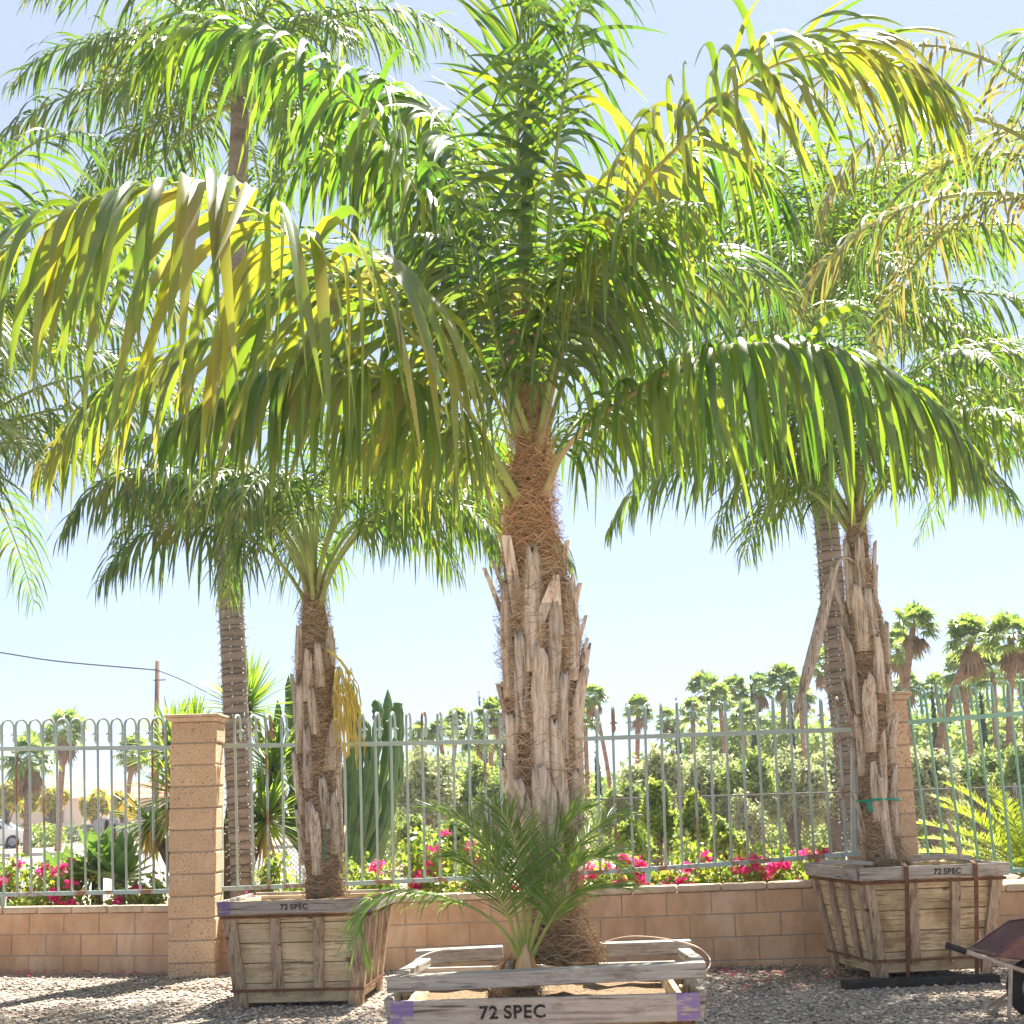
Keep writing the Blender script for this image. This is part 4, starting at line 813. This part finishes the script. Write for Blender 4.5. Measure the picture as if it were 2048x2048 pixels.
def cypress(label, px, ytop, Y, wpx, seed):
    c = at(px, ytop, Y); t = thing('cypress_tree', label, 'cypress', (c.x, Y, 0), 'slim cypresses in the background'); H = c.z; rw_ = wpx/2/F*Y
    L = [(c.x, Y, H*(.12+.84*k/14), rw_*(1-.85*(k/14)**2.2), rw_*(1-.85*(k/14)**2.2), H/16) for k in range(15)]
    v, q = leafcloud(L, 1800, .16, .4, .5, -1.2, np.random.RandomState(seed)); npbuild('crown', v, q, CYP, t)
    b = MB(); b.tube([V((c.x,Y,0)), V((c.x,Y,H*.9))], [.12,.02], 6); b.build('trunk', BARK, t)
for i, (x, y, Y, w_, lb) in enumerate([(1352,1392,62,14,'short cypress in front of the palm grove left end'),(1501,1350,60,15,'left one of the two tall slim cypresses in the grove'),(1576,1348,60,16,'right one of the two tall slim cypresses in the grove'),(1862,1358,55,15,'slim cypress behind the left end of the mint fence'),(958,1384,70,10,'left tip of the cypress pair left of the big trunk'),(968,1396,70,10,'right tip of the cypress pair left of the big trunk'),(1193,1487,46,14,'low dark cypress right of the big trunk'),(1006,1500,44,16,'dark cypress touching the left edge of the big trunk'),(1960,1372,58,22,'broad dark cypress behind the mint fence'),(1415,1370,66,9,'thin cypress tip inside the grove left end')]): cypress(lb, x, y, Y, w_, 300+i)
OT = [(1300,1500,70,33,OLIVE,'silvery olive tree right of the big trunk'),(1400,1488,80,35,OLIVE,'silvery olive tree left of the grove centre'),(1500,1500,75,34,MIDG,'darker tree in the middle below the two cypresses'),(1585,1492,75,35,OLIVE,'silvery olive tree left of the lit leaning palm'),(1665,1480,60,36,OLIVE,'grey-green tree behind the lit leaning palm'),(1240,1560,50,31,MIDG,'dark low tree just right of the big trunk'),
 (850,1500,70,36,OLIVE,'pale willowy tree right of the cactus'),(935,1510,60,38,SHRB,'light green tree between cactus and big trunk'),(1000,1540,55,36,MIDG,'darker tree touching the left of the big trunk'),(1860,1480,80,34,OLIVE,'drooping pepper tree behind the left mint pickets'),(1960,1490,80,36,MIDG,'dark tree behind the middle of the mint fence'),(2050,1480,70,35,MIDG,'dark tree at the right edge behind the sago palm'),(1790,1500,60,38,SHRB,'light tree behind the right pillar')]
for i, (x, y, w_, Y, mt, lb) in enumerate(OT): tree('tree', lb, 'tree', x, Y, y, 1690, w_, mt, 9000, .14, 'trees behind the chain-link fence', 24, seed=500+i, aspect=.4, trunkr=.16)
SH = [(1320,1560,45,21,SHRB,'upright fresh green shrub left of the middle pickets of the right fence'),(1385,1575,45,20.5,SHRB,'upright fresh green shrub with a bare gap right of its twin'),(1450,1640,40,20,SHRB,'low rounded shrub between the green shrubs and the chain-link'),(1265,1640,45,20,SHRB,'low bushy shrub behind the densest pink blossom'),(900,1640,55,21,SHRB,'low light shrub behind the small date palm'),(1490,1580,40,30,OLIVE,'twiggy pale shrub before the chain-link'),(830,1620,40,26,MIDG,'dark shrub right of the cactus foot')]
for i, (x, y, w_, Y, mt, lb) in enumerate(SH): tree('shrub', lb, 'shrub', x, Y, y, 1740, w_, mt, 4200, .075, 'shrubs between the fences', 18, False, seed=600+i, aspect=.6, trunkr=.05)
# far wooded band and low cover
b = []; rr_ = random.Random(9)
for i in range(190):
    px = rr_.uniform(770, 2150); Y = rr_.uniform(68, 84); yt_ = np.interp(px, [770,850,1030,1090,1180,1290,1380,1450,1600,1700,1800,1900,2150], [1500,1480,1470,1500,1540,1520,1430,1400,1400,1420,1450,1370,1370])
    ht = at(px, yt_, Y).z; zc_ = rr_.uniform(.1, 1)**.6*ht; b.append((xat(px, Y), Y, zc_-1.2, 1.9, 1.5, rr_.uniform(.9, 1.5)))
v, q = leafcloud(b, 42000, .42, .5, .4); tag(npbuild('far_woodland', v, q, MIDG), 'far belt of dark trees closing the view behind the palm grove', 'woodland', None, 'stuff')
b = [(rr_.uniform(-4, 17), rr_.uniform(37.5, 48), rr_.uniform(.2, 1.2), 1.4, 1.2, rr_.uniform(.5, 1.1)) for i in range(90)]
v, q = leafcloud(b, 30000, .2, .5, .4); tag(npbuild('undergrowth', v, q, MIDG), 'dense undergrowth between and under the olive trees', 'undergrowth', None, 'stuff')
# chain-link fence
cl = thing('chain_link_fence', 'long black chain-link fence in front of the olive trees', 'fence', (0, 28, 0)); xa, xb, Yk = -3.6, 13, 27.5; Hk = 1.5
b = MB(); s_ = .085; k = xa-Hk
while k < xb:
    for sg_ in (1, -1):
        p0 = V((k if sg_ > 0 else k+Hk, Yk, .03)); p1 = V((k+Hk if sg_ > 0 else k, Yk+.003*sg_, Hk))
        b.bar(p0, p1, .009, .008, side=(0,1,0))
    k += s_
b.build('mesh', DKPOST, cl); b = MB(); b.tube([V((xa,Yk-.03,Hk+.01)), V((xb,Yk-.03,Hk+.01))], .013, 8); b.build('top_rail', DKPOST, cl, True)
x = xa
while x < xb: b = MB(); b.tube([V((x,Yk-.05,0)), V((x,Yk-.05,Hk+.08))], .03, 8); b.build('post', DKPOST, cl, True); x += 3.05

# ================================================================= FAR BACKGROUND, LEFT
fanpalm('broad fan palm with brown skirt at the far left above the car', 58, 1520, 52, 62, 201, True); fanpalm('taller fan palm behind the left fence with a slim bare trunk', 130, 1462, 48, 70, 202, True); fanpalm('fan palm half hidden behind the yucca left of the pillar', 268, 1505, 42, 72, 203, True)
for i, (x, y, w_, Y, lb) in enumerate([(15,1555,38,80,'yellow-green street tree at the far left'),(55,1560,30,90,'yellow-green street tree behind the first fan palm trunk'),(108,1575,30,82,'orange-tinged street tree between the two fan palms'),(190,1575,30,84,'light street tree behind the grey bin'),(245,1585,30,86,'light street tree behind the mailboxes')]): tree('street_tree', lb, 'tree', x, Y, y, 1648, w_, YLW, 1500, .3, 'street trees across the road', 12, seed=700+i, aspect=.7)
b = [(x, Y, .5, 1.6, 1, .7) for x, Y in [(-38+i*1.5, 88+i*.1) for i in range(17)]]
v, q = leafcloud(b, 5000, .22, .6, .5); tag(npbuild('hedge', v, q, DKG), 'low clipped hedge across the road behind the car', 'hedge')
v, q = leafcloud([(xat(85,80), 80, .5, 1.2, 1, .7)], 900, .2, .6, .7); tag(npbuild('round_bush', v, q, SHRB), 'single round clipped bush right of the white car', 'bush')
def house(label, px0, px1, Y, ytop, ridge, seed):
    x0 = xat(px0,Y); x1 = xat(px1,Y); z1 = at((px0+px1)/2, ytop, Y).z; t = thing('house', label, 'house', (x0, Y, 0)); MB().box((x0,Y,0),(x1,Y+7,z1)).build('wall', STUC, t)
    r = MB(); ov = .5; r.add([(x0-ov,Y-ov,z1+.01),(x1+ov,Y-ov,z1+.01),(x1+ov,Y+7+ov,z1+.01),(x0-ov,Y+7+ov,z1+.01),(x0+1,Y+3.5,z1+ridge),(x1-1,Y+3.5,z1+ridge)], [(0,1,5,4),(1,2,5),(2,3,4,5),(3,0,4),(3,2,1,0)]); r.build('roof', ROOFM, t)
    n = max(2, int((x1-x0)/4))
    for i in range(n):
        cx = x0+(x1-x0)*(i+.5)/n; w_ = MB().box((cx-.7,Y-.05,1.0),(cx+.7,Y+.02,2.1)).build('window', KERB, t); g_ = MB().box((cx-.62,Y-.08,1.08),(cx+.62,Y-.055,2.02)).build('pane', GLASS); g_.parent = w_
house('pale stucco house across the road at the far left', -60, 165, 108, 1600, 1.4, 1); house('pale stucco house across the road behind the grey bin', 178, 330, 118, 1597, 1.3, 2)
# car
cY = 80; cx = xat(68, cY, 1680)
car = thing('parked_car', 'white car parked across the road at the far left', 'car', (cx-2.2, cY, 0)); sec = [(-2.2,.35,.75),(-2.1,.3,.95),(-1.5,.25,1.0),(-1.0,.25,1.42),(.0,.25,1.5),(.5,.25,1.42),(1.2,.25,1.0),(1.9,.25,.88),(2.2,.32,.65)]
def carb(secs, hw, zt_=None):
    b = MB(); n = len(secs); vs = []
    for x, z0, z1 in secs:
        f = .82 if z1 > 1.1 else 1
        for y, z in ((-hw,z0),(-hw,min(.85,z1)),(-hw*f,z1),(hw*f,z1),(hw,min(.85,z1)),(hw,z0)): vs.append((cx-2.2+x, cY+y, z))
    fs = [(i*6+j, i*6+(j+1)%6, (i+1)*6+(j+1)%6, (i+1)*6+j) for i in range(n-1) for j in range(6)] + [tuple(range(6)), tuple((n-1)*6+j for j in range(6))[::-1]]
    return b.add(vs, fs)
carb(sec, .88).build('body', WHITEP, car, False, .03)
b = MB(); b.add([(cx-2.2+x, cY-.885+.13*(z-.95)/.45-.012, z) for x, z in ((-1.25,.98),(1.0,.98),(.45,1.36),(-.85,1.38))], [(0,1,2,3)]); b.build('side_window', GLASS, car)
for wx in (-1.35, 1.4):
    b = MB(); b.tube([V((cx-2.2+wx,cY-.93,.33)), V((cx-2.2+wx,cY-.7,.33))], .33, 18); w_ = b.build('wheel', TYRE, car, True); b = MB(); b.tube([V((cx-2.2+wx,cY-.945,.33)), V((cx-2.2+wx,cY-.92,.33))], .2, 14); o = b.build('rim', MAILP); o.parent = w_
# bin, mailboxes, sign, pole
bx = xat(184, 72, 1680); t = thing('wheelie_bin', 'dark grey wheelie bin beside the mailboxes across the road', 'bin', (bx, 72, 0))
MB().hexa([(bx-.24,71.7,.08),(bx+.24,71.7,.08),(bx+.24,72.2,.08),(bx-.24,72.2,.08),(bx-.34,71.6,1.02),(bx+.34,71.6,1.02),(bx+.34,72.3,1.02),(bx-.34,72.3,1.02)]).build('body', GREYP, t, False, .02); MB().box((bx-.37,71.55,1.03),(bx+.37,72.35,1.12)).build('lid', GREYP, t, False, .02)
for i, dx in enumerate((-.28,.28)): b = MB(); b.tube([V((bx+dx-.03,72.25,.12)), V((bx+dx+.03,72.25,.12))], .12, 12); b.build('wheel', TYRE, t, True)
for i, (px, hh, ww, lb) in enumerate(((204,.62,.7,'large grey cluster mailbox next to the bin'),(222,.6,.5,'narrow grey mailbox in the middle of the row'),(239,.4,.62,'smaller grey mailbox on two wooden posts'))):
    x = xat(px, 70, 1680); t = thing('mailbox', lb, 'mailbox', (x, 70, 0), 'mailboxes across the road'); z0 = .75
    pr2 = [(-ww/2,z0),(ww/2,z0),(ww/2,z0+hh*.65)]+[(ww/2*math.cos(a), z0+hh*.65+hh*.35*math.sin(a)) for a in [PI*k/8 for k in range(1,8)]]+[(-ww/2,z0+hh*.65)]; n = len(pr2)
    b = MB(); b.add([(x+u, 69.8, v) for u, v in pr2]+[(x+u, 70.3, v) for u, v in pr2], [tuple(range(n)), tuple(range(n,2*n))[::-1]]+[(j, j+n, (j+1)%n+n, (j+1)%n) for j in range(n)]); b.build('box', MAILP, t)
    for s in (-1, 1): MB().box((x+s*ww*.3-.05,69.95,0),(x+s*ww*.3+.05,70.05,z0)).build('post', POLEM, t)
x = xat(262, 68, 1615); zc = at(262,1616,68).z; t = thing('road_sign', 'yellow diamond road sign seen through the yucca leaves', 'road sign', (x, 68, 0)); b = MB(); b.hexa([(x,68,zc-.52),(x+.52,68,zc),(x+.52,68.01,zc),(x,68.01,zc-.52),(x-.52,68,zc),(x,68,zc+.52),(x,68.01,zc+.52),(x-.52,68.01,zc)]); 
b = MB(); b.add([(x,67.95,zc-.55),(x+.55,67.95,zc),(x,67.95,zc+.55),(x-.55,67.95,zc),(x,67.97,zc-.55),(x+.55,67.97,zc),(x,67.97,zc+.55),(x-.55,67.97,zc)], [(0,1,2,3),(7,6,5,4),(0,4,5,1),(1,5,6,2),(2,6,7,3),(3,7,4,0)]); b.build('plate', SIGNY, t); b = MB(); b.tube([V((x,68.03,0)), V((x,68.03,zc+.3))], .04, 8); b.build('post', GALV, t, True)
b = MB(); b.bar((x,67.945,zc-.18),(x,67.945,zc+.15),.09,.01); b.bar((x-.14,67.945,zc+.02),(x+.14,67.945,zc+.02),.01,.07); b.build('black_symbol', INK, t)
Yu = 60; pt_ = at(315,1322,Yu); t = thing('utility_pole', 'brown wooden utility pole standing left of the pillar', 'utility pole', (pt_.x, Yu, 0)); b = MB(); b.tube([V((pt_.x, Yu, 0)), pt_], [.13,.09], 10); b.build('pole', POLEM, t, True); b = MB(); b.bar(pt_+V((-.12,-.13,-.75)), pt_+V((.35,-.13,-.75)), .04, .04); b.build('bracket', DKPOST, t)
jn = at(313,1340,Yu-.12); b = MB(); b.tube(crom([at(-400,1250,Yu), at(-100,1292,Yu), at(0,1305,Yu), at(120,1323,Yu), jn], 30), .03, 6); tag(b.build('overhead_wire', WIREM, None, True), 'overhead cable coming from the left edge to the pole', 'cable')
b = MB(); b.tube(crom([jn, at(360,1358,Yu), at(420,1388,Yu), at(520,1440,Yu)], 20), .022, 6); tag(b.build('overhead_wire', WIREM, None, True), 'thinner cable dropping right from the pole behind the yucca', 'cable')

# ================================================================= WHEELBARROW
wbY = 10.35; G = at(1892,1890,wbY); wb = thing('wheelbarrow', 'rusty tube-framed wheelbarrow with a dark red tray at the lower right edge', 'wheelbarrow', V((xat(2100,wbY,1980), wbY, 0)))
H2 = at(2048,1942,wbY); dirn = (H2-G).normalized()
for j, yo in enumerate((0, .5)):
    P0 = G+V((yo*1.25,yo,-yo*.2)); P1 = P0+dirn*1.25; b = MB(); b.tube([P0+dirn*.1, P1], .015, 10); fr = b.build('frame_tube', STEELT, wb, True)
    b = MB(); b.tube([P0, P0+dirn*.13], .021, 10); o = b.build('grip', TYRE, None, True); o.parent = wb; o.matrix_parent_inverse = Matrix.Translation(-wb.location)
    A = P0+dirn*(.43-yo*.5); b = MB(); fl = at(2028,2034,wbY); fl = V((fl.x, wbY+yo, .015)); b.tube(crom([A, A.lerp(fl,.6)+V((-.02,0,0)), fl+V((-.03,0,.04)), fl+V((.03,0,.0)), fl+V((.12,0,.08)), A+V((.5,0,-.08))], 20), .014, 8); b.build('leg', STEELT, wb, True)
a_ = at(1990,1912,wbY-.02); w0 = a_; b = MB()
rim = [w0, w0+V((.28,0,.17)), w0+V((.85,0,.22)), w0+V((.85,.56,.22)), w0+V((.28,.56,.17)), w0+V((0,.56,0))]
bot = [w0+V((.15,.1,-.03)), w0+V((.72,.12,-.08)), w0+V((.72,.44,-.08)), w0+V((.15,.46,-.03))]
b.add(rim+bot, [(0,1,7,6),(1,2,7),(2,3,8,7),(3,4,8),(4,5,9,8),(5,0,6,9),(6,7,8,9)]); o = b.build('tray', TRAY, wb); sm = o.modifiers.new('thickness','SOLIDIFY'); sm.thickness = .006
b = MB(); b.tube(rim+[rim[0]], .009, 8); b.build('tray_rim', TRAY, wb, True)
wc = V((xat(2072,wbY+.25,1965), wbY+.25, .2)); b = MB(); K = 28
for k in range(K):
    pass
ring = [wc+V((math.cos(2*PI*k/K)*.15, 0, math.sin(2*PI*k/K)*.15)) for k in range(K+1)]; b.tube(ring, .05, 12, cap=False); wh = b.build('wheel', TYRE, wb, True)
b = MB(); b.tube([wc+V((0,-.04,0)), wc+V((0,.04,0))], .10, 18); o = b.build('rim', STEELT, None, True); o.parent = wh

b = MB(); b.box((-160,-12,-1.2),(200,135,24)); hz = b.build('haze', []); hm = bpy.data.materials.new('haze_air'); hm.use_nodes = True; hn = hm.node_tree; hn.nodes.remove(hn.nodes['Principled BSDF'])
pv = hn.nodes.new('ShaderNodeVolumePrincipled'); pv.inputs['Color'].default_value = (.86,.92,1,1); pv.inputs['Density'].default_value = .0006; pv.inputs['Anisotropy'].default_value = .2; hn.links.new(pv.outputs[0], hn.nodes['Material Output'].inputs['Volume']); hz.data.materials.append(hm); hz['kind'] = 'stuff'
tag(hz, 'thin bright haze in the air over the whole place', 'haze')
